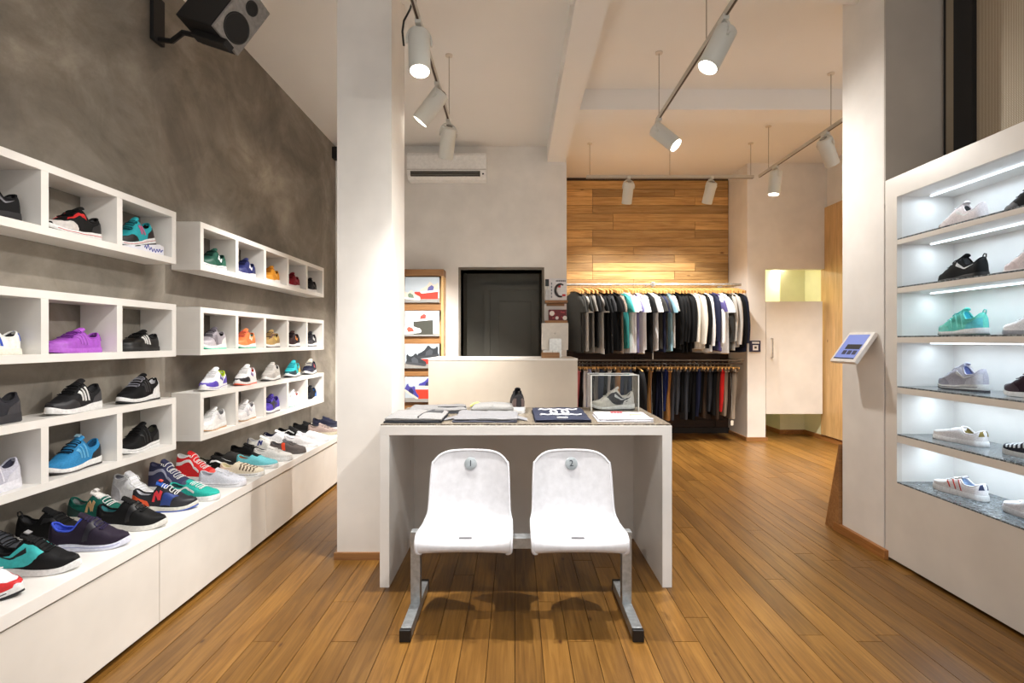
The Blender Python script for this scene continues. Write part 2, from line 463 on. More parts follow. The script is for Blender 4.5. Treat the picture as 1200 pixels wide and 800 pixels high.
# ------------------------------------------------------------ display table
tb = thing('display_table', 'white waterfall-edged display table with a speckled brown top, behind the two seats', 'table', (.057, 2.80, 0))
TX0, TX1, TZ, TD = -.799, .799, .885, .72
B(TX0, TX1, 0, TD, TZ - .052, TZ, bev=.0015).build('table_top', LACQ, tb)
B(TX0, TX0 + .052, 0, TD, 0, TZ - .052, bev=.0012).build('side_panel', LACQ, tb)
B(TX1 - .052, TX1, 0, TD, 0, TZ - .052, bev=.0012).build('side_panel', LACQ, tb)
B(TX0 + .052, TX1 - .052, TD - .03, TD, 0, TZ - .052).build('back_panel', LACQM, tb)
B(TX0 + .004, TX1 - .004, .004, TD - .004, TZ, TZ + .008).build('stone_sheet', MATTOP, tb)
TOPZ = TZ + .008

# ------------------------------------------------------------ counter behind
ct = thing('reception_counter', 'plain beige reception counter standing behind the display table', 'counter', (-.119, 4.9, 0))
B(-.714, .714, 0, .03, 0, 1.16).build('front_panel', COUNTER, ct)
B(-.714, -.684, .03, .65, 0, 1.16).build('side_panel', COUNTER, ct)
B(.684, .714, .03, .65, 0, 1.16).build('side_panel', COUNTER, ct)
B(-.716, .716, -.002, .66, 1.16, 1.18, bev=.002).build('counter_top', LACQM, ct)

# ------------------------------------------------------------ two-seat bench
sb_ = thing('seat_bench', 'two white plastic stadium seats numbered 1 and 2 on a galvanised steel frame', 'bench', (.028, 2.55, 0))
PXL, PXR = -.523, .523
B(PXL - .025, PXR + .025, -.012, .05, .318, .372, bev=.003).build('crossbeam', GALV, sb_)
for px in (PXL, PXR):
    B(px - .024, px + .024, -.02, .028, .05, .405, bev=.003).build('post', GALV, sb_)
    ft = B(px - .024, px + .024, -.235, .22, .004, .052, bev=.003).build('foot', GALV, sb_)
    B(px - .0255, px + .0255, -.26, -.235, 0, .0535, bev=.003).build('foot_cap', BLACK, ft)
    B(px - .0255, px + .0255, .22, .238, 0, .0535, bev=.003).build('foot_cap', BLACK, ft)
    B(px - .024, px + .024, -.0, .045, .372, .382).build('bracket', GALV, sb_)
def seat_profile(v):
    """(y, z) along the shell from front lip to top"""
    pts = [(-.150, .352), (-.163, .368), (-.160, .392), (-.14, .404), (-.08, .402), (0, .395), (.06, .393), (.105, .402), (.138, .432), (.158, .48), (.176, .55), (.195, .63), (.212, .70), (.222, .742), (.224, .757)]
    f = v * (len(pts) - 1); i = min(int(f), len(pts) - 2); k = f - i
    p0, p1, p2, p3 = pts[max(i - 1, 0)], pts[i], pts[i + 1], pts[min(i + 2, len(pts) - 1)]
    def cr(a, b, c, d): return .5 * (2 * b + (c - a) * k + (2 * a - 5 * b + 4 * c - d) * k * k + (3 * b - a - 3 * c + d) * k ** 3)
    return cr(p0[0], p1[0], p2[0], p3[0]), cr(p0[1], p1[1], p2[1], p3[1])
def seat_half(v):
    a = [(0, .200), (.08, .222), (.25, .225), (.5, .222), (.62, .212), (.78, .207), (.84, .205)]
    for (p, w), (q, u) in zip(a, a[1:]):
        if v <= q: return w + (u - w) * (v - p) / (q - p)
    return .205 - .008 * (v - .84) / .16
def seat_shell(cx, parent, num):
    rows_t, rows_b = [], []
    nv, nu = 56, 24
    for i in range(nv + 1):
        v = i / nv; v = 1 - (1 - v) ** 1.15
        y, z = seat_profile(v); y2, z2 = seat_profile(min(1, v + .01)); y1, z1 = seat_profile(max(0, v - .01))
        t = Vector((0, y2 - y1, z2 - z1)).normalized(); nrm = Vector((0, -t.z, t.y))   # towards the sitter
        h = seat_half(v); rt, rb = [], []
        for k in range(nu + 1):
            u = -1 + 2 * k / nu
            u_ = math.copysign(abs(u) ** .8, u)
            curl = .030 * abs(u_) ** 3.2 * min(1, v * 4) 
            arch = -.012 * (1 - u_ * u_) * (1 if v > .55 else .6)
            top_curve = -(.014 * u_ * u_ + .048 * abs(u_) ** 6) * max(0, (v - .45) / .55) ** 1.5
            p = Vector((cx + u_ * h, y, z + top_curve)) + nrm * (curl + arch)
            rt.append(p); rb.append(p - nrm * .006)
        rows_t.append(rt); rows_b.append(rb)
    mb = MB().grid(rows_t); mb.grid([list(reversed(r)) for r in rows_b])
    n, m = len(rows_t), nu + 1; off = n * m
    def T(i, k): return i * m + k
    def Bt(i, k): return off + i * m + (m - 1 - k)
    for i in range(n - 1):
        mb.f.append((T(i, 0), Bt(i, 0), Bt(i + 1, 0), T(i + 1, 0))); mb.f.append((T(i, m - 1), T(i + 1, m - 1), Bt(i + 1, m - 1), Bt(i, m - 1)))
    for k in range(m - 1):
        mb.f.append((T(0, k), T(0, k + 1), Bt(0, k + 1), Bt(0, k))); mb.f.append((T(n - 1, k), Bt(n - 1, k), Bt(n - 1, k + 1), T(n - 1, k + 1)))
    sh = mb.build('seat_shell', SEATW, parent, True)
    # rim lip rolled round the edge
    edge = [r[0] for r in rows_t] + rows_t[-1][1:-1] + [r[-1] for r in reversed(rows_t)]
    MB().tube([p for p in edge], .0065, 8).build('rolled_rim', SEATW, sh, True)
    y, z = seat_profile(.84); y2, z2 = seat_profile(.86)
    up = Vector((0, y2 - y, z2 - z)).normalized()
    fm = frame_mat((cx, y + .0125, z), (1, 0, 0), up)
    MB().lathe([(.033, .003), (.033, .008), (.030, .0095)], 28, fm).build('number_badge', M((168, 176, 180), .3, 'metal', .3), sh, True)
    text('seat_number', num, .046, M((30, 36, 48), .5), sh, fm @ Matrix.Translation((0, 0, .0100)))
    MB().box(cx - .032, cx + .032, -.086, -.066, .386, .3990, bev=.003).build('drain_slot', M((90, 90, 94), .5), sh)
    MB().box(cx - .09, cx + .09, -.06, .06, .366, .378, bev=.004).build('mounting_block', GALV, sh)
seat_shell(-.27, sb_, '1'); seat_shell(.274, sb_, '2')

# ------------------------------------------------------------ air conditioner
ac = thing('air_conditioner', 'white split air conditioner high on the back wall', 'air conditioner', (-.82, 6.298, 3.285))
prof = [(0, 0), (-.14, 0), (-.20, .05), (-.21, .09), (-.205, .27), (-.18, .305), (0, .305)]
MB().prism(prof, .94, frame_mat((-.47, 0, 0), (0, 1, 0), (0, 0, 1))).build('body', M((246, 245, 242), .35, 'plain'), ac)
MB().box(-.43, .40, -.208, -.16, .028, .088).build('air_slot', M((58, 56, 52), .6), ac)
for k in range(2):
    MB().box(-.425, .395, -.222, -.205, .038 + k * .022, .044 + k * .022).build('louver', M((120, 116, 108), .5), ac)
MB().box(.425, .445, -.215, -.205, .04, .055).build('display_dot', BLACKM, ac)
MB().box(-.47, .47, -.214, -.195, .10, .104).build('panel_seam', M((150, 145, 138), .6), ac)

# ------------------------------------------------------------ ceiling speaker
sp = thing('loudspeaker', 'black and silver loudspeaker tilted on a wall bracket under the ceiling', 'loudspeaker', (-1.60, 2.98, 3.22))
fm = frame_mat((0, 0, 0), (.47, .30, .30), (-.30, -.05, .62))     # x: forward axis of the box, y: its height
fm = Matrix()
ax = Vector((.86, -.30, -.40)).normalized()      # cone axis, towards the room
sd = Vector((.52, .10, .60)); sd = (sd - ax * sd.dot(ax)).normalized()   # tall side
fm = frame_mat((0, 0, 0), sd, ax.cross(sd))
MB().box(-.17, .17, -.10, .10, -.30, 0, bev=.008).build('cabinet', BLACKM, sp).matrix_local = fm
MB().box(-.17, .17, -.10, .10, .0, .022, bev=.006).build('front_baffle', M((150, 146, 142), .4, 'metal', .3), sp).matrix_local = fm
o = MB().lathe([(.085, .0225), (.078, .026), (.07, .018), (.03, .006), (.026, .012), (.001, .018)], 32).build('woofer', BLACK, sp, True); o.matrix_local = fm @ Matrix.Translation((-.065, 0, 0))
o = MB().lathe([(.042, .0225), (.036, .025), (.02, .014), (.012, .02), (.001, .022)], 24).build('tweeter', BLACK, sp, True); o.matrix_local = fm @ Matrix.Translation((.09, 0, 0))
MB().box(-.21, -.17, -.03, .03, -.22, .06, bev=.004).build('bracket_plate', BLACKM, sp).matrix_local = fm
MB().tube([fm @ Vector((-.19, 0, -.2)), fm @ Vector((-.20, 0, -.32)), (-.5, .15, -.04), (-.60, .17, -.02)], .016).build('bracket_arm', BLACKM, sp)
MB().box(-.614, -.59, .12, .22, -.04, .24, bev=.003).build('wall_plate', BLACKM, sp)

# ------------------------------------------------------------ tracks and spotlights
TRM = M((196, 190, 178), .45, 'paint')
WIRE = M((168, 158, 144), .5)
def track(name_label, p0, p1, wires, hw=.011):
    t = thing('light_track', name_label, 'light track', p0, 0, 'ceiling light tracks')
    d = Vector(p1) - Vector(p0)
    w = Vector((-d.y, d.x, 0)).normalized() * hw
    mb = MB(); rows = []
    for q in (Vector((0, 0, 0)), d):
        rows.append([q + w + Vector((0, 0, .016)), q - w + Vector((0, 0, .016)), q - w - Vector((0, 0, .016)), q + w - Vector((0, 0, .016))])
    mb.grid(rows, close=True); mb.f += [(3, 2, 1, 0), (4, 5, 6, 7)]
    mb.build('rail', TRM, t)
    g = MB(); rows = []
    for q in (Vector((0, 0, 0)), d):
        rows.append([q + w * .6 - Vector((0, 0, .0155)), q - w * .6 - Vector((0, 0, .0155)), q - w * .6 - Vector((0, 0, .0168)), q + w * .6 - Vector((0, 0, .0168))])
    g.grid(rows, close=True); g.build('groove', M((70, 54, 40), .5), t)
    for f in wires:
        q = d * f
        c = MB().tube([q + Vector((0, 0, .016)), q + Vector((0, 0, CZ - p0[2] - .002))], .0035, 6).build('suspension_wire', WIRE, t)
        MB().lathe([(.03, CZ - p0[2] - .012), (.03, CZ - p0[2] - .001)], 16, Matrix.Translation(q)).build('ceiling_cup', M((222, 212, 198), .6), c, True)
    return t
track('pale light track running above the display table, ending before the air conditioner', (-.555, .6, 3.19), (-.555, 4.34, 3.19), (.15, .55, .985))
track('pale light track hanging over the open floor right of the table', (1.19, .6, 3.20), (1.19, 4.30, 3.20), (.15, .70, .985))
track('short crosswise light track in front of the oak board wall', (.86, 6.2, 3.33), (2.88, 6.2, 3.33), (.02, .5, .985), .024)
track('pale light track ending near the changing room, partly behind the right column', (2.82, 3.75, 3.25), (2.82, 5.92, 3.25), (.38, .90))
def spot(label, at, d, watts, size=62, blend=.8):
    """at: point under the rail; d: beam direction"""
    d = Vector(d).normalized()
    t = thing('track_spotlight', label, 'spotlight', at, 0, 'cylindrical track spotlights')
    MB().box(-.017, .017, -.045, .045, -.035, -.002, bev=.003).build('track_adapter', LAMPW, t)
    side = d.cross(Vector((0, 0, 1)))
    side = side.normalized() if side.length > .05 else Vector((1, 0, 0))
    piv = Vector((0, 0, -.112))
    R, L, Q = .062, .255, .048
    fm = frame_mat(piv, side, d.cross(side))     # z = side x (d x side) = d
    MB().lathe([(.001, -Q), (.05, -Q), (R, -Q + .01), (R, L - Q - .004), (R - .004, L - Q), (R - .008, L - Q), (R - .008, L - Q - .015)], 28, fm, cap1=False).build('lamp_body', LAMPW, t, 50)
    MB().lathe([(R - .008, L - Q - .015), (.001, L - Q - .016)], 28, fm, cap0=False).build('lens', LENS, t)
    arc = []
    for k in range(15):
        a = PI * k / 14
        arc.append(piv + side * math.cos(a) * (R + .008) + Vector((0, 0, 1)) * math.sin(a) * .078)
    arc = [piv + side * (R + .008) + d * .03] + arc + [piv - side * (R + .008) + d * .03]
    MB().tube(arc, .007, 8).build('yoke', LAMPW, t, True)
    for s_ in (-1, 1):
        MB().lathe([(.012, 0), (.012, .012)], 12, frame_mat(piv + side * s_ * (R + .002), d, side.cross(d) * s_)).build('pivot_knob', LAMPW, t, True)
    MB().box(-.02, .02, -.03, .03, -Q - .012, -Q, bev=.003).build('driver_box', M((150, 144, 134), .5), t).matrix_local = fm
    p = Vector(at) + piv + d * (L - Q + .01)
    spotlight(p, d, watts, size, blend)
    return t
spot('white track spotlight hanging nearest over the table, glowing straight down', (-.555, 2.95, 3.19), (.06, -.22, -1), SPOT_W * 1.6, 76, .7)
spot('white track spotlight in mid-track between two others, turned towards the shoe shelves', (-.555, 3.65, 3.19), (-.78, .10, -.98), SPOT_W * 1.2, 66, 1)
spot('white track spotlight at the track end just before the air conditioner', (-.555, 4.26, 3.19), (-.22, .55, -1), SPOT_W * 4.2, 80, 1)
spot('large white track spotlight leaning left over the floor right of the table', (1.19, 2.93, 3.20), (-.52, -.06, -1), SPOT_W * 1.35, 112, .9)
spot('white track spotlight at the far track end, turned right with its lens showing', (1.19, 4.26, 3.20), (.62, -.42, -.75), SPOT_W * .6, 125, 1)
spot('white track spotlight aimed at the oak boards, left on the crosswise track', (1.37, 6.2, 3.33), (-.03, .46, -1), SPOT_W * 1.15, 104)
spot('white track spotlight aimed at the oak boards, right on the crosswise track', (2.37, 6.2, 3.33), (-.12, .46, -1), SPOT_W * 1.15, 104)
spot('white track spotlight shining down near the changing-room wall', (2.82, 5.55, 3.25), (-.10, .0, -1), SPOT_W * 3.0, 84, 1)
spot('white track spotlight half hidden by the right column, tilted outwards', (2.82, 4.66, 3.25), (.62, .35, -1), SPOT_W * 3.0, 90, 1)
spot('white track spotlight over the shop entrance on the left track, aimed at the shelves', (-.555, 1.9, 3.19), (-.8, .30, -1.05), SPOT_W * .5, 66, 1)
spot('white track spotlight over the shop entrance on the left track, aimed ahead', (-.555, 1.1, 3.19), (.12, .8, -1), SPOT_W * .45, 80)
spot('white track spotlight over the shop entrance on the right track, aimed at the plaster wall', (1.19, 1.7, 3.20), (-.95, .36, -.66), SPOT_W * .38, 84, 1)
spot('white track spotlight over the shop entrance on the right track, aimed ahead', (1.19, 1.0, 3.20), (-.30, .8, -1), SPOT_W * .45, 80)
pc = tag(MB().tube([(-.57, 2.9, 3.30), (-.60, 2.9, 3.22), (-.632, 2.9, 3.16), (-.64, 2.9, 3.10), (-.632, 2.9, 3.02)], .006).build('power_cable', BLACK, None, True), 'black power cable dangling from the track beside the left column', 'cable')
MB().tube([(-.57, 2.9, 3.30), (-.56, 2.9, 3.21)], .006).build('plug_lead', BLACK, pc)

# ------------------------------------------------------------ tablet on the column
tbm = M((236, 232, 226), .35)
ti = thing('tablet_holder', 'white tilted tablet holder with a blue screen on the right column', 'tablet', (2.30, 3.375, 1.31))
fm = frame_mat((-.085, 0, 0), (0, -1, 0), (.14, 0, .20))
MB().box(-.13, .13, -.12, .12, -.03, 0, bev=.012).build('frame', tbm, ti, 30).matrix_local = fm
MB().box(-.102, .102, -.096, .096, 0, .0012).build('screen', emit((98, 112, 168), .55, 'tablet_screen'), ti).matrix_local = fm
MB().box(-.05, .094, -.02, .018, .0012, .002).build('screen_banner', BLACKM, ti).matrix_local = fm
for k in range(3):
    MB().box(-.05 + k * .05, -.012 + k * .05, -.062, -.03, .0012, .002).build('screen_tile', M((44, 50, 80), .5), ti).matrix_local = fm
MB().box(-.102, .102, -.096, -.088, .0012, .002).build('screen_bar', BLACKM, ti).matrix_local = fm
MB().tube([(0, 0, -.02), (-.075, 0, -.02)], .03, 12).build('mount_arm', tbm, ti)
# blue reader on the pillar
rd = thing('wall_reader', 'small dark blue box with white label and square symbol on the white pillar', 'sign', (3.22, 6.898, 1.275))
MB().box(-.07, .07, -.03, 0, -.075, .075, bev=.003).build('box', M((18, 20, 66), .4), rd)
MB().box(-.045, .05, -.032, -.029, .035, .058).build('label_strip', M((226, 228, 230), .4), rd)
MB().box(-.036, .036, -.032, -.029, -.055, .015).build('label', M((240, 240, 240), .4), rd)
MB().box(-.015, .015, -.034, -.031, -.032, -.002).build('symbol', M((70, 64, 54), .4), rd)

sn = thing('wall_sensor', 'tiny black box high on the grey plaster wall near its far end', 'sensor', (XL + .002, 6.22, 3.62))
MB().box(0, .085, -.05, .05, -.07, .07, bev=.006).build('housing', BLACKM, sn)
MB().lathe([(.03, 0), (.026, .008), (.001, .01)], 16, frame_mat((.085, 0, 0), (0, 1, 0), (0, 0, 1))).build('lens', BLACK, sn, True)
# ------------------------------------------------------------ shoes
def interp(pts, t):
    if t <= pts[0][0]: return pts[0][1]
    for (a, u), (b, v) in zip(pts, pts[1:]):
        if t <= b:
            k = (t - a) / (b - a); k = k * k * (3 - 2 * k)
            return u + (v - u) * k
    return pts[-1][1]
STY = {
 # h: outline height of the upper, zs: top of the sole, op: opening (t0, t1, half-s), w: half width, toe: start of the toe rounding
 'runner': dict(L=.295, h=[(0, .116), (.05, .120), (.16, .101), (.30, .097), (.43, .136), (.52, .124), (.68, .088), (.84, .062), (.95, .050), (1, .036)],
      zs=[(0, .041), (.25, .036), (.55, .025), (.85, .022), (1, .028)], op=(.035, .45, .46), w=[(0, .034), (.12, .037), (.38, .036), (.68, .049), (.85, .044), (1, .030)], toe=.74, spring=.014, tongue=.016),
 'court': dict(L=.290, h=[(0, .094), (.05, .096), (.16, .082), (.30, .080), (.42, .104), (.52, .096), (.68, .072), (.84, .058), (.95, .050), (1, .040)],
      zs=[(0, .026), (.5, .022), (1, .024)], op=(.035, .44, .48), w=[(0, .035), (.12, .037), (.38, .038), (.68, .050), (.88, .046), (1, .036)], toe=.80, spring=.006, tongue=.014),
 'skate': dict(L=.285, h=[(0, .086), (.05, .088), (.16, .076), (.30, .074), (.42, .094), (.52, .086), (.68, .066), (.84, .054), (.95, .046), (1, .036)],
      zs=[(0, .028), (.5, .026), (1, .028)], op=(.03, .45, .50), w=[(0, .036), (.12, .038), (.38, .040), (.68, .050), (.88, .046), (1, .036)], toe=.80, spring=.005, tongue=.012),
 'slipon': dict(L=.285, h=[(0, .080), (.05, .082), (.16, .068), (.28, .066), (.40, .088), (.52, .080), (.68, .064), (.84, .052), (.95, .045), (1, .036)],
      zs=[(0, .026), (.5, .023), (1, .024)], op=(.03, .42, .52), w=[(0, .036), (.12, .038), (.38, .040), (.68, .050), (.88, .046), (1, .036)], toe=.80, spring=.006, tongue=0),
 'hightop': dict(L=.285, h=[(0, .160), (.05, .162), (.18, .160), (.30, .162), (.39, .158), (.50, .116), (.68, .076), (.84, .057), (.95, .049), (1, .038)],
      zs=[(0, .030), (.5, .026), (1, .028)], op=(.03, .37, .42), w=[(0, .035), (.12, .038), (.38, .040), (.68, .050), (.88, .046), (1, .036)], toe=.80, spring=.005, tongue=.020),
}
class Shoe:
    def __init__(s, style):
        s.p = STY[style]; s.style = style; s.L = s.p['L']
    def round(s, t):
        r = 1.0
        if t < .13: r *= math.sqrt(max(0, 1 - (1 - t / .13) ** 2))
        tt = s.p['toe']
        if t > tt: r *= max(0, 1 - ((t - tt) / (1 - tt)) ** 2.3) ** .5
        return r
    def w(s, t): return interp(s.p['w'], t) * s.round(t)
    def zs(s, t): return interp(s.p['zs'], t) + s.spring(t)
    def spring(s, t): return s.p['spring'] * (max(0, t - .72) / .28) ** 2
    def h(s, t): return interp(s.p['h'], t) + s.spring(t) * .6
    def so(s, t):
        a, b, m = s.p['op']
        if t <= a or t >= b: return .02
        f = (t - a) / (b - a)
        return max(.02, m * (4 * f * (1 - f)) ** (.40 if f < .5 else .62))
    def surf(s, t, sv, off=0.0):
        t = min(max(t, 0), 1); sv = max(-1, min(1, sv))
        a = sv * PI / 2; w = s.w(t); zs = s.zs(t) - .006; h = s.h(t)
        hi = s.style == 'hightop'
        q = .50 if t > .5 else .62
        py_ = .62 if (hi and t < .45) else .74
        y = w * math.copysign(abs(math.sin(a)) ** py_, sv) if sv else 0.0
        z = zs + (h - zs) * max(0, math.cos(a)) ** q
        bulge = 1 + .05 * math.sin(PI * max(0, min(1, abs(sv)))) * (1 if t > .2 else .3)
        lean = .006 * max(0, (z - zs)) / .08 * (1 - t / .2) if t < .2 else 0
        p = Vector((t * s.L + lean, y * bulge + .004 * math.sin(PI * t), z))
        if off:
            e = .012
            du = s.surf(min(1, t + e), sv) - s.surf(max(0, t - e), sv)
            dv = s.surf(t, min(1, sv + .04)) - s.surf(t, max(-1, sv - .04))
            n = du.cross(dv)
            if n.length > 1e-9:
                n.normalize()
                if n.z < -.2 or (abs(n.z) <= .2 and n.y * sv < 0): n = -n
                p = p + n * off
        return p
    def upper(s):
        N = 30
        ts = [.5 - .5 * math.cos(PI * i / N) for i in range(N + 1)]
        a, b, m = s.p['op']
        up, li = MB(), MB(); rows = []; nin = 7; no = 6
        for t in ts:
            so = s.so(t)
            sv = [-1 + (1 - so) * (k / no) for k in range(no)] + [-so + 2 * so * k / (nin - 1) for k in range(nin)] + [so + (1 - so) * (k + 1) / no for k in range(no)]
            row = []
            for v in sv:
                p = s.surf(t, v)
                if a < t < b and abs(v) < so - 1e-6:
                    f = (t - a) / (b - a)
                    d = (s.h(t) - s.zs(t) - .004) * min(1, (1 - (v / so) ** 2) * 1.6) * min(1, 4.2 * f * (1 - f) + .1)
                    p = p - Vector((0, 0, d))
                row.append(p)
            rows.append(row)
        m_ = len(rows[0])
        vs = [p for r in rows for p in r]
        fu, fl_ = [], []
        for i in range(N):
            tm = (ts[i] + ts[i + 1]) / 2
            for k in range(m_ - 1):
                f = (i * m_ + k, i * m_ + k + 1, (i + 1) * m_ + k + 1, (i + 1) * m_ + k)
                inner = no <= k < no + nin - 1
                (fl_ if inner and a < tm < b else fu).append(f)
        up.add(vs, fu); li.add(vs, fl_)
        return up, li
    def collar(s, r=.0042):
        a, b, m = s.p['op']; pts = []
        n = 16
        for i in range(n + 1):
            t = a + (b - a) * (.5 - .5 * math.cos(PI * i / n)); pts.append(s.surf(t, s.so(t)))
        for i in range(n - 1, 0, -1):
            t = a + (b - a) * (.5 - .5 * math.cos(PI * i / n)); pts.append(s.surf(t, -s.so(t)))
        pts.append(pts[0])
        return MB().tube(pts, r, 6, caps=False)
    def sole(s, lo, hi, grow=.004, lug=0):
        """slab from height fraction lo to hi of the sole"""
        N = 26; ts = [.5 - .5 * math.cos(PI * i / N) for i in range(N + 1)]
        rings = []
        lev = (lo, lo + (hi - lo) * .12, lo + (hi - lo) * .88, hi) if hi < 1 else (lo, lo + (hi - lo) * .1, lo + (hi - lo) * .7, hi)
        for j, lv in enumerate(lev):
            g = grow * (1.0 if j in (1, 2) else .55) + (.0015 if lo == 0 and j < 2 else 0)
            ring = []
            for sgn, seq in ((1, ts), (-1, list(reversed(ts))[1:-1])):
                for t in seq:
                    w = s.w(t)
                    rr = s.round(t)
                    x = t * s.L + (g * ((t - .5) * 2) ** 9)
                    zb = s.spring(t); zt = s.zs(t)
                    y = sgn * (w + g * rr ** .5) * (.97 if s.style == 'runner' and lv == 0 else 1) + .004 * math.sin(PI * t)
                    ring.append(Vector((x, y, zb * (1 if lv < .5 else 1) + (zt - zb) * lv)))
            rings.append(ring)
        n = len(rings[0]); mb = MB().grid(rings, close=True)
        # caps as strips of quads across
        for base, fl in ((0, True), ((len(lev) - 1) * n, False)):
            for i in range(N):
                a0 = i; a1 = i + 1
                b0 = (n - i) % n; b1 = n - i - 1
                q = [base + a0, base + a1, base + b1, base + b0]
                q = list(dict.fromkeys(q))
                if len(q) >= 3: mb.f.append(tuple(q))
        return mb
    def ribbon(s, A, Bl, off=.0016, mb=None, n=12):
        """closed thin patch on the upper between two (t, s) polylines"""
        mb = mb or MB()
        def samp(P, k):
            f = k * (len(P) - 1); i = min(int(f), len(P) - 2); u = f - i
            return P[i][0] + (P[i + 1][0] - P[i][0]) * u, P[i][1] + (P[i + 1][1] - P[i][1]) * u
        top, bot = [], []
        nc = 3
        for i in range(n + 1):
            a = samp(A, i / n); b = samp(Bl, i / n); rt, rb = [], []
            for k in range(nc + 1):
                u = k / nc; t = a[0] + (b[0] - a[0]) * u; v = a[1] + (b[1] - a[1]) * u
                rt.append(s.surf(t, v, off)); rb.append(s.surf(t, v, -.0008))
            top.append(rt); bot.append(rb)
        rows = [r + list(reversed(q)) for r, q in zip(top, bot)]
        m = len(rows[0]); o = len(mb.v)
        mb.grid(rows, close=True)
        mb.f.append(tuple(o + k for k in range(m))); mb.f.append(tuple(o + (len(rows) - 1) * m + k for k in reversed(range(m))))
        return mb
    def both(s, A, Bl, off=.0016, n=12):
        return [s.ribbon(A, Bl, off, n=n), s.ribbon([(t, -v) for t, v in A], [(t, -v) for t, v in Bl], off, n=n)]
    def stroke(s, pts, wd, off=.002, mb=None, n=10):
        """ribbon of width wd (metres, rough) along (t, s) points"""
        A, Bl = [], []
        for i, p in enumerate(pts):
            q0 = pts[max(i - 1, 0)]; q1 = pts[min(i + 1, len(pts) - 1)]
            dx = (q1[0] - q0[0]) * s.L; dy = (q1[1] - q0[1]) * .085; l = math.hypot(dx, dy) or 1
            nx, ny = -dy / l * wd / 2 / s.L, dx / l * wd / 2 / .085
            A.append((p[0] + nx, p[1] + ny)); Bl.append((p[0] - nx, p[1] - ny))
        return s.ribbon(A, Bl, off, mb, n)
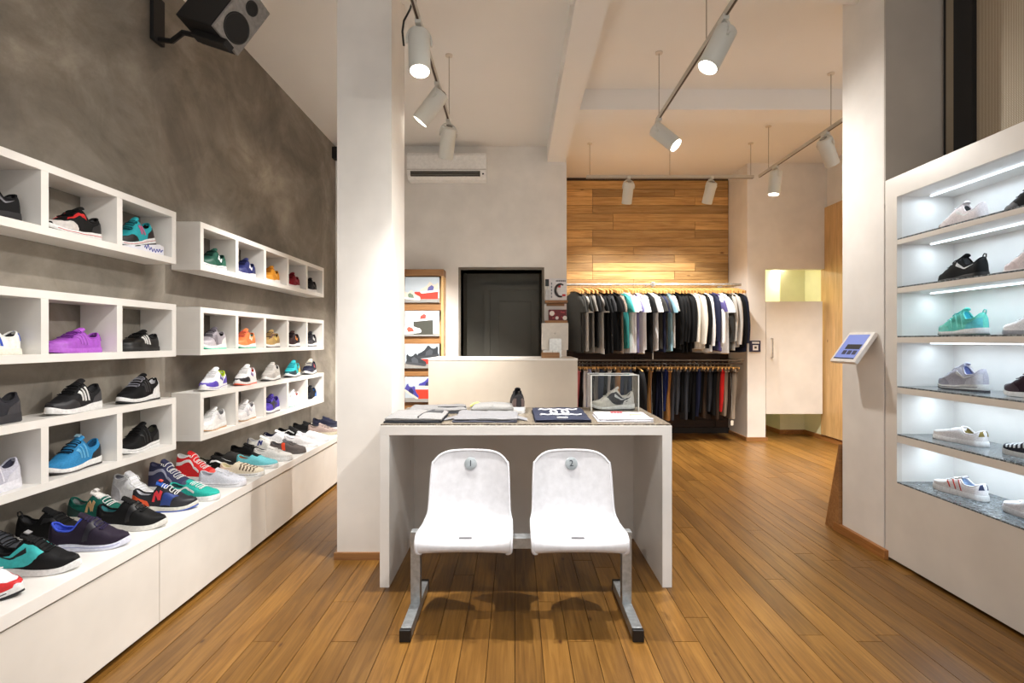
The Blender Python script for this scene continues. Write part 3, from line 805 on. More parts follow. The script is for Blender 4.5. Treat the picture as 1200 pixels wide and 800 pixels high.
def shoe(style, label, loc, yaw, up, sole=(226, 226, 225), out=None, lining=(60, 60, 62), laces=None, tongue=None, collar=None,
         kind='fabric', extras=(), group=None, L=None, pitch=0.0, roll=0.0):
    s = Shoe(style)
    if L: s.p = dict(s.p); s.p['L'] = L; s.L = L
    t = thing('shoe', label, 'shoe', loc, yaw, group)
    t.rotation_euler = (roll, pitch, yaw); t.rotation_mode = 'XYZ'
    um = M(up, .7 if kind == 'fabric' else .45, kind)
    u, li = s.upper()
    u.build('upper', um, t, 60)
    li.build('lining', M(lining, .9, 'fabric'), t, True)
    s.collar().build('collar', M(collar or up, .8, 'fabric'), t, True)
    so_m = M(sole, .5, 'rubber')
    if out:
        s.sole(.22, 1).build('midsole', so_m, t, 45)
        s.sole(0, .24).build('outsole', M(out, .6, 'rubber'), t, 45)
    else:
        s.sole(0, 1).build('sole', so_m, t, 45)
    a, b, m = s.p['op']
    if s.p['tongue']:
        tg = s.p['tongue']; rows = []
        for i in range(6):
            f = i / 5; tt = b + .10 - (.16) * f
            r = []
            for k in range(7):
                v = -1 + k / 3
                p = s.surf(max(tt, b - .02), v * .26) if tt > b - .02 else s.surf(b - .02, v * .26) - Vector(((b - .02 - tt) * s.L, 0, 0))
                r.append(p + Vector((-.004 * f, 0, .003 + tg * f ** 1.6 - .003 * v * v * f)))
            rows.append(r)
        lo_ = [[p - Vector((.001, 0, .006)) for p in r] for r in rows]
        mb = MB().grid([r + list(reversed(q)) for r, q in zip(rows, lo_)], close=True)
        m_ = 14; mb.f.append(tuple(range(m_))); mb.f.append(tuple(5 * m_ + k for k in reversed(range(m_))))
        mb.build('tongue', M(tongue or up, .8, 'fabric'), t, 60)
    if laces:
        pts = []
        n = 7 if style != 'hightop' else 11
        t0 = b + .015 if style != 'hightop' else .33; t1 = .70
        for i in range(n):
            tt = t1 + (t0 - t1) * i / (n - 1); sv = .30 if style != 'hightop' else .34
            sg = 1 if i % 2 == 0 else -1
            for k in range(5):
                v = sg * sv * (1 - k / 2)
                pts.append(s.surf(tt, v, .0045))
            pts.append(s.surf(tt + (t0 - t1) / (n - 1) * .5, -sg * sv * 1.06, .003))
        MB().tube(pts[:-1], .0023, 5).build('laces', M(laces, .8, 'fabric'), t, True)
    for e in extras:
        kind_, col = e[0], e[1]
        mt = M(col, .5, 'leather')
        def put(name, mbs):
            for q in mbs: q.build(name, mt, t, 50)
        if kind_ == 'stripes':                 # three slanted bars on each side
            for k in range(3):
                x = .37 + k * .074
                put('side_stripe', s.both([(x - .016, .93), (x + .055, .46)], [(x + .022, .93), (x + .092, .46)], .0018, 5))
        elif kind_ == 'swoosh':
            A = [(.15, .50), (.24, .61), (.33, .685), (.41, .69), (.455, .60), (.47, .52)]
            Bl = [(.15, .50), (.23, .65), (.33, .775), (.43, .79), (.49, .67), (.47, .52)]
            put('side_emblem', s.both(A, Bl, .002, 14))
        elif kind_ == 'wave':                  # long wavy side stripe
            P = [(.06, .72), (.18, .70), (.28, .60), (.36, .56), (.44, .62), (.52, .76), (.60, .82)]
            put('side_stripe', [s.stroke(P, .011, n=16), s.stroke([(x, -y) for x, y in P], .011, n=16)])
        elif kind_ == 'letter':                # the capital N on the side
            for sg in (1, -1):
                mb = MB()
                for P in ([(.355, .88), (.385, .52)], [(.385, .52), (.445, .86)], [(.445, .86), (.475, .50)]):
                    s.stroke([(x, y * sg) for x, y in P], .011, .0022, mb, 3)
                put('side_letter', [mb])
        elif kind_ == 'badge':                 # angular patch with a dark centre
            for sg in (1, -1):
                q = s.ribbon([(.26, .55 * sg), (.38, .50 * sg)], [(.32, .86 * sg), (.47, .82 * sg)], .002, n=5).build('side_patch', mt, t)
                s.ribbon([(.325, .62 * sg), (.375, .60 * sg)], [(.345, .74 * sg), (.40, .72 * sg)], .0032, n=3).build('patch_centre', M(up, .6, 'leather'), q)
        elif kind_ == 'toecap':
            put('toe_cap', [s.ribbon([(.80, -.98), (.80, 0), (.80, .98)], [(.985, -.98), (.99, 0), (.985, .98)], .0014, n=14)])
        elif kind_ == 'mudguard':
            put('mudguard', [s.ribbon([(.60, -.98), (.74, -.62), (.90, -.42), (.945, 0), (.90, .42), (.74, .62), (.60, .98)], [(.61, -.995), (.76, -.99), (.95, -.98), (.995, 0), (.95, .98), (.76, .99), (.61, .995)], .0015, n=24)])
        elif kind_ == 'heel':
            put('heel_counter', s.both([(.015, .60), (.14, .66), (.26, .80)], [(.015, .99), (.14, .99), (.30, .99)], .0016, 6))
        elif kind_ == 'heeltab':
            put('heel_tab', [s.ribbon([(.004, -.75), (.02, -.3), (.02, .3), (.004, .75)], [(.055, -.80), (.05, -.62), (.05, .62), (.055, .80)], .0025, n=12)])
        elif kind_ == 'eyestay':
            put('eyestay', s.both([(.43, .50), (.54, .36), (.72, .26)], [(.40, .72), (.56, .54), (.76, .40)], .0017, 8))
        elif kind_ == 'quarter':               # big mid-foot side panel
            put('quarter_panel', s.both([(.10, .62), (.26, .60), (.44, .40), (.56, .36), (.66, .34)], [(.10, .90), (.24, .98), (.40, .98), (.54, .96), (.60, .80)], .0014, 10))
        elif kind_ == 'midband':
            put('side_band', s.both([(.37, .42), (.40, .98)], [(.47, .42), (.50, .98)], .002, 8))
        elif kind_ == 'panels':                # overlay panels along the forefoot
            put('side_panel', s.both([(.46, .98), (.52, .62), (.64, .36)], [(.62, .98), (.66, .66), (.74, .34)], .0016, 8))
        elif kind_ == 'cage':
            for k in range(3):
                x = .34 + k * .10
                put('side_strap', s.both([(x - .01, .96), (x + .07, .42)], [(x + .01, .96), (x + .09, .42)], .0022, 6))
        elif kind_ == 'zigzag':
            for k in range(5):
                x = .52 + k * .075
                P = [(x, .85), (x + .02, .5), (x - .01, .25), (x + .02, 0), (x - .01, -.25), (x + .02, -.5), (x, -.85)]
                put('printed_band', [s.stroke(P, .009, .0012, n=18)])
        elif kind_ == 'spots':
            rr = random.Random(5)
            for k in range(16):
                tt = .48 + .5 * rr.random() * .9; v = rr.uniform(-.8, .8)
                put('printed_spot', [s.ribbon([(tt, v), (tt + .03, v)], [(tt, v + .14), (tt + .025, v + .12)], .001, n=2)])
        elif kind_ == 'straps':                # one broad strap over the instep
            put('strap', [s.ribbon([(.46, -.96), (.52, -.5), (.56, 0), (.52, .5), (.46, .96)], [(.53, -.96), (.60, -.5), (.645, 0), (.60, .5), (.53, .96)], .0035, n=18)])
        elif kind_ == 'pull':
            P = [s.surf(.01, 0) + Vector(v) for v in ((.004, 0, -.012), (-.006, 0, .006), (-.006, 0, .018), (.004, 0, .022), (.012, 0, .012), (.012, 0, -.004))]
            MB().tube(P, .0032, 6).build('pull_loop', mt, t, True)
        elif kind_ == 'window':                # dark slot in the sole
            for sg in (1, -1):
                z_ = s.zs(.15) * .55; w_ = s.w(.16) + .0045
                q = MB().box(.045, .09, min(sg * w_, sg * (w_ + .0012)) + .001, max(sg * w_, sg * (w_ + .0012)) + .0025, z_ - .004, z_ + .005).build('sole_window', mt, t)
        elif kind_ == 'soleline':
            for sg in (1, -1):
                pts = [Vector((x_ * s.L, sg * (s.w(x_) + .0042) + .004 * math.sin(PI * x_), s.zs(x_) * .62 + s.spring(x_) * .4)) for x_ in [.06 + .86 * i / 16 for i in range(17)]]
                MB().tube(pts, .0016, 5).build('sole_line', mt, t, True)
        elif kind_ == 'tonguelabel':
            p = s.surf(b - .02, 0) + Vector((-.005, 0, .002 + s.p['tongue'] * .9))
            o = MB().box(-.009, .009, -.012, .012, -.004, .0015, bev=.001).build('tongue_label', mt, t); o.location = p + Vector((.006, 0, .004)); o.rotation_euler = (0, .5, 0)
    return t
BK = (13, 13, 15); WH = (226, 226, 225); NV = (34, 40, 72); GY = (150, 150, 150); DG = (62, 62, 64); OFFW = (226, 222, 212); GUM = (186, 142, 92)
# --- shoes on the long bench.  toe towards the aisle
G1 = 'shoes set out on the long bench'
def bshoe(style, label, hx, y, yaw, up, **k):
    return shoe(style, label, (hx, y, BZ), math.radians(yaw), up, group=G1, **k)
bshoe('runner', 'white running shoe with red toe guard and black outsole, nearest on the bench', -2.02, 1.76, 6, (228, 230, 236), out=BK, extras=[('mudguard', (206, 30, 34)), ('soleline', BK), ('swoosh', (206, 30, 34))], laces=WH)
bshoe('runner', 'charcoal shoe against the wall at the near end of the bench', -2.19, 2.01, 4, (58, 60, 66), sole=(70, 72, 78), laces=BK)
bshoe('runner', 'black and turquoise runner with a black swoosh and white sole', -1.995, 1.93, 14, BK, lining=(30, 32, 34), laces=BK, extras=[('quarter', (58, 190, 190)), ('swoosh', BK), ('window', (40, 60, 66)), ('tonguelabel', (150, 150, 152))], L=.30)
bshoe('runner', 'all black mesh runner on a thin white sole, back row of the bench', -2.19, 2.25, 6, (11, 11, 12), laces=BK, extras=[('pull', BK), ('eyestay', (30, 30, 32))])
bshoe('runner', 'dark plum runner with bright blue lining and white sole', -1.97, 2.16, 15, (36, 27, 44), lining=(60, 84, 200), collar=(60, 84, 200), laces=(40, 34, 70), sole=(214, 216, 232), extras=[('straps', (32, 28, 40)), ('soleline', (150, 156, 200))])
bshoe('runner', 'green suede runner with a tan side letter and white tongue', -2.19, 2.51, 4, (20, 92, 80), laces=WH, tongue=(230, 226, 220), lining=(120, 130, 128), sole=OFFW, out=DG, extras=[('letter', (196, 158, 112)), ('mudguard', (26, 104, 94)), ('heel', (30, 60, 56)), ('tonguelabel', (226, 222, 220))])
bshoe('runner', 'black strapped runner with teal lining and pale sole', -1.965, 2.40, 11, (12, 12, 13), lining=(50, 110, 116), laces=BK, sole=(214, 212, 206), extras=[('straps', (20, 20, 22))])
bshoe('hightop', 'plain white high-top sneaker with a grey ankle, back row', -2.19, 2.79, -8, (236, 236, 240), lining=(150, 150, 160), laces=WH, kind='leather', extras=[('eyestay', WH), ('toecap', WH), ('heel', (206, 206, 214))])
bshoe('runner', 'navy and black runner with red N and orange heel', -1.985, 2.65, 16, (38, 38, 44), laces=WH, tongue=(40, 84, 170), lining=(200, 200, 206), sole=(206, 204, 196), out=(36, 74, 160), extras=[('letter', (210, 50, 60)), ('mudguard', (26, 26, 34)), ('panels', (34, 60, 130)), ('heel', (216, 84, 44)), ('tonguelabel', (210, 60, 50))], L=.30)
bshoe('hightop', 'navy high-top sneaker with white laces and grey side stripe', -2.19, 3.06, -2, (58, 60, 92), laces=WH, lining=(90, 90, 120), extras=[('wave', (160, 162, 184)), ('toecap', (70, 72, 104))])
bshoe('skate', 'turquoise suede skate shoe with white wavy stripe', -1.95, 2.885, -2, (40, 170, 156), laces=WH, lining=(30, 60, 62), extras=[('wave', WH), ('soleline', (200, 200, 198))])
bshoe('hightop', 'bright red high-top sneaker with white wavy stripe and white laces', -2.18, 3.29, 0, (206, 36, 40), laces=WH, lining=(226, 226, 226), collar=(226, 226, 226), extras=[('wave', WH), ('toecap', (226, 84, 74))])
bshoe('skate', 'plain pale grey-white canvas shoe beside the turquoise one', -1.945, 3.15, 0, (206, 208, 217), sole=(214, 214, 220), laces=(214, 214, 218), lining=(150, 152, 160), extras=[('soleline', (120, 120, 124))])
bshoe('skate', 'black canvas skate shoe with white side flash, back row', -2.18, 3.50, -1, (11, 11, 11), lining=(140, 136, 110), extras=[('eyestay', WH), ('soleline', BK)])
bshoe('slipon', 'cream slip-on with dark zigzag print beside the pale canvas shoe', -1.95, 3.38, 1, (216, 206, 184), lining=(200, 190, 150), extras=[('zigzag', (84, 62, 40)), ('soleline', (60, 56, 50))])
bshoe('slipon', 'dark grey slip-on shoe, back row', -2.18, 3.70, 0, (52, 50, 48), sole=(40, 38, 38), lining=BK)
bshoe('skate', 'light blue canvas shoe with brown lining and black tongue', -1.955, 3.59, 1, (110, 190, 200), lining=(150, 92, 60), tongue=BK, sole=(216, 216, 214), extras=[('soleline', (60, 60, 60))])
bshoe('skate', 'black suede lace-up skate shoe, back row beside the light blue one', -2.18, 3.92, 0, (14, 13, 13), sole=(36, 34, 34), laces=BK, lining=BK)
bshoe('skate', 'off-white low canvas shoe between the light blue and the grey shoe', -1.95, 3.81, 2, (214, 212, 209), laces=(220, 218, 215), lining=(180, 178, 174))
bshoe('court', 'white leather trainer with navy side letter and striped heel', -2.18, 4.17, -2, (234, 232, 226), laces=WH, kind='leather', lining=(200, 200, 206), extras=[('letter', (40, 52, 120)), ('heeltab', (50, 60, 120)), ('soleline', (140, 130, 100))])
bshoe('skate', 'grey suede shoe with an orange-red band across its side', -1.95, 4.07, -2, (92, 84, 82), sole=(88, 82, 80), laces=(90, 86, 86), lining=(70, 70, 74), tongue=(104, 104, 108), extras=[('midband', (226, 74, 40)), ('tonguelabel', (150, 150, 154))])
bshoe('court', 'white and navy trainer standing behind the grey shoe', -2.18, 4.43, -1, (230, 230, 234), kind='leather', laces=WH, lining=(34, 36, 66), collar=(34, 36, 66), extras=[('heel', (40, 44, 90)), ('heeltab', (34, 36, 66))])
bshoe('skate', 'white canvas lace-up just past the grey shoe', -1.95, 4.31, 0, (216, 214, 215), laces=WH, lining=(190, 188, 190), sole=(236, 236, 238))
bshoe('skate', 'black shoe with white sole edge, far back row', -2.18, 4.70, -2, (12, 12, 13), lining=BK, extras=[('wave', (200, 200, 200))])
bshoe('slipon', 'plain white slip-on near the far end of the bench', -1.95, 4.56, 0, (218, 218, 221), sole=(214, 214, 218), lining=(206, 206, 210))
bshoe('skate', 'black low shoe in the back row, last before the tan one', -2.17, 4.99, -2, (11, 11, 12), sole=(20, 20, 22), laces=BK, lining=BK)
bshoe('skate', 'tan and grey spotted shoe at the far end of the bench', -1.97, 4.86, 2, (150, 132, 124), sole=(170, 162, 140), laces=(126, 116, 110), lining=(90, 80, 76), extras=[('spots', (84, 66, 60))])
bshoe('skate', 'small navy shoe at the last corner of the bench', -2.10, 5.30, 0, (28, 30, 48), sole=(36, 38, 56), laces=NV, lining=BK)
# --- shoes in and on the cube shelves.  toe towards the shop entrance
D90 = math.radians(-90)
def cshoe(sec, rowi, cell, style, label, up, top=False, x=-2.105, dy=0, yaw=0, **k):
    y0 = SEC[sec][0]
    heel = y0 + (cell + 1) * PITCH - .022 + dy
    z = (ROWZ[rowi] + SH) if top else ROWZ[rowi] + SB
    k.setdefault('L', .285)
    return shoe(style, label, (x, heel, z), D90 + math.radians(yaw), up, group='shoes in the cube shelves', **k)
T1 = 'topmost cube shelf'
cshoe(0, 2, 2, 'runner', 'black running shoe cut off by the picture edge, topmost near cube shelf', (12, 12, 15), sole=(30, 30, 34), laces=BK, extras=[('swoosh', (120, 120, 126))])
cshoe(0, 2, 3, 'runner', 'black and light grey runner with red trim and red heel on white sole', (14, 14, 15), out=BK, laces=BK, extras=[('mudguard', (200, 194, 190)), ('eyestay', (190, 34, 36)), ('heel', (20, 20, 22)), ('soleline', (200, 40, 44))])
t = cshoe(0, 2, 4, 'runner', 'teal and black runner propped up on a small lettered stand', (42, 160, 170), dy=-.03, pitch=0, out=BK, laces=(20, 60, 70), lining=BK, extras=[('mudguard', BK), ('heel', (46, 34, 34)), ('letter', (190, 90, 130)), ('soleline', (190, 40, 44))])
t.rotation_euler = (0, math.radians(13), D90); t.location.z += .065
st = thing('lettered_stand', 'small white shoe stand with blue handwriting under the teal runner', 'stand', (-2.10, 2.93, 1.805 + SB))
MB().prism([(-.27, 0), (.055, 0), (.055, .055), (.02, .062), (-.27, .004)], .10, frame_mat((-.05, 0, 0), (0, 1, 0), (0, 0, 1))).build('block', M((228, 228, 236), .35), st)
mb = MB(); pts = []
for i in range(60):
    a = i / 59; pts.append((.0508, -.10 + .145 * a, .024 + .011 * math.sin(a * 40) * (1 - .3 * a) + (.008 if 6 < i < 12 else 0) + .004 * math.sin(a * 9)))
MB().tube(pts, .0021, 5).build('handwriting', M((52, 66, 160), .5), st)
cshoe(0, 1, 2, 'court', 'white leather court shoe with blue stripes and blue heel tab', (236, 236, 232), kind='leather', laces=WH, sole=(232, 228, 214), extras=[('stripes', (38, 80, 190)), ('heeltab', (38, 80, 190)), ('toecap', (240, 240, 236))])
cshoe(0, 1, 3, 'court', 'all purple court shoe with purple stripes and laces', (166, 84, 196), kind='leather', laces=(120, 50, 150), sole=(178, 98, 204), lining=(84, 40, 104), tongue=(180, 96, 208), extras=[('stripes', (178, 104, 206)), ('toecap', (176, 96, 204)), ('heeltab', (160, 80, 190))])
cshoe(0, 1, 4, 'court', 'black leather court shoe with three white stripes, in a cube', (13, 13, 14), kind='leather', laces=BK, sole=(28, 28, 28), extras=[('stripes', WH), ('heeltab', WH)])
cshoe(0, 0, 2, 'runner', 'light grey chunky runner cut off by the picture edge', (190, 190, 204), sole=(228, 228, 236), laces=WH, lining=(80, 80, 100), extras=[('cage', (226, 226, 236)), ('heel', (206, 206, 216)), ('eyestay', WH)])
cshoe(0, 0, 3, 'runner', 'bright blue runner with black laces and black heel cage', (48, 132, 186), laces=BK, lining=(40, 90, 130), out=(60, 56, 54), extras=[('stripes', (90, 164, 206)), ('heel', (30, 34, 40)), ('tonguelabel', (160, 200, 220))])
cshoe(0, 0, 4, 'runner', 'black runner with black cage on a white sole, lowest near cube shelf', (13, 13, 14), laces=BK, lining=(60, 60, 50), extras=[('cage', (40, 40, 42)), ('heel', BK), ('soleline', (180, 180, 180))])
cshoe(0, 0, 2, 'runner', 'charcoal runner on top of the lowest shelf, cut off by the picture edge', (44, 44, 50), top=True, sole=(40, 40, 46), laces=BK, extras=[('heel', (54, 54, 60))])
cshoe(0, 0, 3, 'runner', 'black runner with three white stripes and white sole on the shelf top', (26, 26, 29), top=True, L=.31, yaw=5, laces=BK, extras=[('stripes', WH), ('mudguard', (34, 34, 38)), ('heel', (60, 60, 64))])
cshoe(0, 0, 4, 'runner', 'black runner with white heel cage on the shelf top', (13, 13, 15), top=True, L=.31, yaw=4, out=BK, lining=(210, 210, 214), laces=(150, 150, 160), extras=[('heel', WH), ('stripes', (36, 36, 40)), ('heeltab', WH)])
R = 'far section'
cshoe(1, 2, 0, 'runner', 'dark green runner with white side patch', (28, 76, 62), laces=(16, 40, 34), extras=[('badge', WH), ('mudguard', (30, 84, 68)), ('heel', (34, 90, 74)), ('soleline', (40, 70, 60))])
cshoe(1, 2, 1, 'runner', 'navy runner with white side patch', (36, 42, 96), laces=(24, 28, 60), extras=[('badge', WH), ('mudguard', (44, 50, 110)), ('heel', (30, 36, 84))])
cshoe(1, 2, 2, 'runner', 'mustard yellow runner on a white sole', (206, 138, 40), laces=(180, 110, 30), lining=(40, 36, 40), extras=[('badge', (224, 164, 60)), ('mudguard', (220, 152, 52))])
cshoe(1, 2, 3, 'runner', 'dark red runner on a white sole', (136, 26, 40), laces=(100, 20, 30), lining=(40, 24, 28), extras=[('badge', (160, 44, 56)), ('heel', (120, 22, 34))])
cshoe(1, 2, 4, 'runner', 'black runner in the last cell of the topmost far shelf', (26, 26, 30), laces=BK, extras=[('badge', (50, 50, 56)), ('heel', (34, 34, 38))])
cshoe(1, 1, 0, 'runner', 'grey runner with dark laces and mint outsole', (158, 152, 158), laces=(64, 60, 70), tongue=(90, 84, 92), lining=BK, out=(96, 206, 176), extras=[('mudguard', (186, 180, 186)), ('panels', (120, 114, 122)), ('heel', (214, 212, 212))])
cshoe(1, 1, 1, 'runner', 'orange runner with mint heel and green outsole', (232, 130, 76), laces=(226, 100, 90), lining=(70, 190, 180), out=(50, 180, 150), extras=[('badge', (250, 224, 200)), ('heeltab', (80, 200, 190)), ('mudguard', (238, 144, 84))])
cshoe(1, 1, 2, 'runner', 'sand and brown runner with yellow patch', (176, 146, 92), laces=(90, 64, 54), out=(60, 46, 40), lining=(40, 32, 34), extras=[('badge', (224, 196, 100)), ('eyestay', (88, 62, 54)), ('heel', (150, 120, 70))])
cshoe(1, 1, 3, 'runner', 'dark brown runner with orange side patch', (52, 36, 36), laces=BK, out=BK, extras=[('badge', (230, 140, 60)), ('heel', (36, 28, 30))])
cshoe(1, 1, 4, 'runner', 'black runner with white side patch in the middle far shelf', (34, 34, 40), laces=BK, out=BK, extras=[('badge', WH), ('heel', (60, 60, 66)), ('mudguard', (56, 56, 62))])
cshoe(1, 0, 0, 'runner', 'white runner on gum outsole, first cell of the lowest far shelf', (222, 222, 222), laces=WH, out=GUM, lining=(140, 140, 144), extras=[('badge', (200, 200, 204)), ('mudguard', (232, 232, 232)), ('eyestay', (200, 200, 204))])
cshoe(1, 0, 1, 'runner', 'white runner with grey patch on gum outsole, beside the purple one', (228, 226, 226), laces=(236, 236, 236), out=GUM, lining=(170, 168, 172), extras=[('badge', (186, 186, 196)), ('panels', (206, 206, 212))])
cshoe(1, 0, 2, 'runner', 'purple and black runner with white sole', (84, 66, 168), laces=BK, out=(70, 60, 66), lining=(60, 50, 120), extras=[('badge', (50, 50, 54)), ('panels', (40, 40, 46)), ('cage', (60, 58, 66))])
cshoe(1, 0, 3, 'runner', 'white runner with red heel tab', (238, 238, 238), laces=WH, out=(150, 190, 180), lining=(226, 110, 100), extras=[('heeltab', (226, 60, 48)), ('badge', (224, 222, 226))])
cshoe(1, 0, 4, 'runner', 'black runner with blue heel on a white sole', (26, 28, 34), laces=BK, lining=(40, 100, 170), extras=[('heel', (40, 110, 190)), ('heeltab', (50, 120, 200))])
cshoe(1, 0, 0, 'runner', 'white runner with purple toe and lime lining on the far shelf top', (232, 232, 236), top=True, L=.31, yaw=7, laces=WH, lining=(190, 214, 60), collar=(190, 214, 60), extras=[('mudguard', (84, 66, 176)), ('heel', (96, 78, 180)), ('badge', (70, 62, 150)), ('soleline', (84, 66, 176))])
cshoe(1, 0, 1, 'runner', 'white runner with black toe and orange sole on the far shelf top', (234, 232, 232), top=True, L=.31, yaw=7, laces=WH, out=(230, 92, 50), lining=(228, 80, 50), extras=[('mudguard', (40, 38, 44)), ('badge', (120, 84, 160)), ('heeltab', (228, 80, 50))])
cshoe(1, 0, 2, 'runner', 'light grey runner on the far shelf top', (196, 192, 186), top=True, L=.31, yaw=7, laces=(220, 218, 214), out=(70, 68, 66), lining=(60, 60, 60), extras=[('mudguard', (176, 172, 168)), ('badge', (210, 208, 204))])
cshoe(1, 0, 3, 'runner', 'teal runner with yellow heel on the far shelf top', (48, 178, 186), top=True, L=.31, yaw=7, laces=(40, 150, 160), out=BK, lining=(214, 180, 60), extras=[('mudguard', (30, 60, 70)), ('heel', (222, 176, 60)), ('badge', (60, 66, 70)), ('heeltab', (224, 190, 70))])
cshoe(1, 0, 4, 'runner', 'navy runner with red patch, last on the far shelf top', (30, 32, 52), top=True, L=.30, yaw=7, dy=-.02, laces=(220, 214, 200), out=DG, tongue=(214, 206, 190), extras=[('badge', (200, 40, 46)), ('mudguard', (40, 42, 62))])
# --- shoes in the lit cabinet.  toe away from the entrance
P90 = math.radians(92)
def dshoe(zt, n, style, label, up, yaw=0, x=2.49, **k):
    k.setdefault('L', .285)
    return shoe(style, label, (x, (2.705, 2.305)[n], zt), P90 + math.radians(yaw), up, group='shoes in the lit cabinet', **k)
Z6 = [z for z, _ in SHZ] + [NB]
dshoe(Z6[0], 0, 'runner', 'white running shoe on the topmost lit shelf', (226, 216, 216), laces=WH, sole=(224, 214, 212), extras=[('swoosh', WH), ('mudguard', (216, 204, 204))])
dshoe(Z6[0], 1, 'runner', 'black running shoe on the topmost lit shelf, partly out of view', (11, 11, 13), sole=(26, 26, 30), laces=BK, extras=[('mudguard', (40, 40, 48))])
dshoe(Z6[1], 0, 'runner', 'all black runner with white swoosh and heel loop in the lit cabinet', (10, 10, 11), sole=(14, 14, 15), laces=BK, extras=[('swoosh', (206, 206, 206)), ('pull', BK)])
dshoe(Z6[1], 1, 'runner', 'pale pink runner on the second lit shelf, partly out of view', (222, 206, 204), sole=(226, 218, 214), laces=WH, extras=[('mudguard', (214, 196, 194))])
dshoe(Z6[2], 0, 'runner', 'mint green runner with white sole and dark outsole', (108, 206, 190), out=(40, 70, 66), laces=(80, 190, 186), lining=(60, 170, 190), extras=[('mudguard', (120, 210, 196)), ('heel', (90, 196, 204)), ('cage', (130, 220, 206)), ('pull', (100, 200, 190))])
dshoe(Z6[2], 1, 'court', 'white shoe on the mint runner\'s shelf, partly out of view', (230, 228, 230), sole=(150, 150, 156), laces=WH)
dshoe(Z6[3], 0, 'runner', 'silver grey runner with white swoosh and navy heel wedge', (182, 180, 192), out=(44, 40, 48), laces=(220, 220, 230), lining=(90, 100, 150), extras=[('swoosh', WH), ('mudguard', (150, 148, 160)), ('heel', (206, 206, 214)), ('soleline', (44, 44, 60))])
dshoe(Z6[3], 1, 'runner', 'dark maroon runner on pale sole in the lit cabinet', (52, 34, 44), laces=(60, 40, 50), extras=[('mudguard', (60, 40, 50))])
dshoe(Z6[4], 0, 'slipon', 'plain white slip-on with camouflage lining in the lit cabinet', (236, 232, 232), sole=(238, 236, 236), lining=(120, 104, 56), extras=[('heeltab', (130, 110, 40))], yaw=6)
dshoe(Z6[4], 1, 'slipon', 'black and white patterned slip-on in the lit cabinet', (48, 50, 60), lining=(40, 40, 46), extras=[('zigzag', (220, 220, 224))])
dshoe(Z6[5], 0, 'skate', 'white sneaker with red side stripes on the lowest lit shelf', (236, 232, 232), sole=(238, 236, 236), laces=WH, lining=(150, 170, 200), extras=[('cage', (196, 60, 40)), ('heeltab', (40, 50, 90))], yaw=6)
dshoe(Z6[5], 1, 'skate', 'plain white sneaker on the lowest lit shelf, partly out of view', (232, 230, 234), laces=WH, sole=(226, 226, 230))
# ------------------------------------------------------------ clothes rails in the niche
RY, RZ1 = 6.86, 2.10
PIPE = M((188, 186, 182), .3, 'metal', .9)
rail = thing('clothes_rail', 'long chrome rail for shirts in front of the oak boards', 'clothes rail', (.66, RY, RZ1))
MB().tube([(0, 0, 0), (2.36, 0, 0)], .018, 12).build('tube', PIPE, rail, True)
MB().tube([(2.33, 0, 0), (2.33, .30, .0), (2.33, .63, .03)], .014, 10).build('wall_arm', PIPE, rail, True)
MB().lathe([(.04, 0), (.04, .008)], 16, frame_mat((2.33, .625, .03), (1, 0, 0), (0, 0, 1))).build('flange', PIPE, rail, True)
MB().tube([(1.18, .0, 0), (1.18, .63, .02)], .012, 10).build('wall_arm', PIPE, rail, True)
MB().box(1.155, 1.205, -.03, .03, -.03, .035, bev=.008).build('pipe_clamp', PIPE, rail)
MB().tube([(1.18, -.0, -.02), (1.18, -.0, -1.0)], .011, 10).build('upright', PIPE, rail, True)
RZ2 = 1.085
rail2 = thing('clothes_rail', 'dark lower rail for trousers with a flat top bar', 'clothes rail', (.66, RY, RZ2))
MB().box(0, 2.40, -.02, .02, -.006, .012, bev=.003).build('bar', M((108, 100, 90), .4, 'metal', .4), rail2)
MB().tube([(0, 0, -.045), (2.38, 0, -.045)], .010, 8).build('tube', M((90, 84, 78), .4, 'metal', .6), rail2, True)
for x_ in (.02, 1.16, 2.36):
    MB().tube([(x_, .02, .0), (x_, .64, .0)], .012, 8).build('wall_arm', M((70, 64, 58), .4, 'metal', .6), rail2, True)
# hangers: one built, the rest copied with their parts
HW = M((208, 158, 92), .45, 'leather')
def make_hanger():
    t = bpy.data.objects.new('coat_hanger', None); COL.objects.link(t); t.empty_display_size = .05
    rows = []
    for i in range(13):
        u = -1 + i / 6
        y = u * .205; z = -.062 - .055 * abs(u) ** 1.35; a = .011; h_ = .019
        rows.append([Vector((sx * a, y, z + sz * h_)) for sx, sz in ((1, 1), (-1, 1), (-1, -1), (1, -1))])
    mb = MB().grid(rows, close=True); mb.f += [(0, 1, 2, 3), (51, 50, 49, 48)]
    mb.build('wooden_arm', HW, t, 50)
    pts = [(0, 0, -.05), (0, 0, -.022)] + [(0, .019 * math.sin(a), -.001 - .0 + .021 * math.cos(a) - .001) for a in [PI * .88 - PI * 1.35 * k / 8 for k in range(9)]]
    MB().tube(pts, .0022, 5).build('hook', CHROME, t, True)
    return t
def make_clip_hanger():
    t = bpy.data.objects.new('clip_hanger', None); COL.objects.link(t); t.empty_display_size = .05
    MB().box(-.008, .008, -.16, .16, -.075, -.05, bev=.003).build('wooden_arm', HW, t)
    pts = [(0, 0, -.05), (0, 0, -.020)] + [(0, .014 * math.sin(a), .016 * math.cos(a)) for a in [PI * .88 - PI * 1.35 * k / 8 for k in range(9)]]
    MB().tube(pts, .0022, 5).build('hook', CHROME, t, True)
    for y_ in (-.13, .13):
        MB().box(-.012, .012, y_ - .014, y_ + .014, -.10, -.06, bev=.002).build('clip', M((96, 84, 70), .4, 'metal', .5), t)
    return t
H0, H1 = make_hanger(), make_clip_hanger()
used = {}
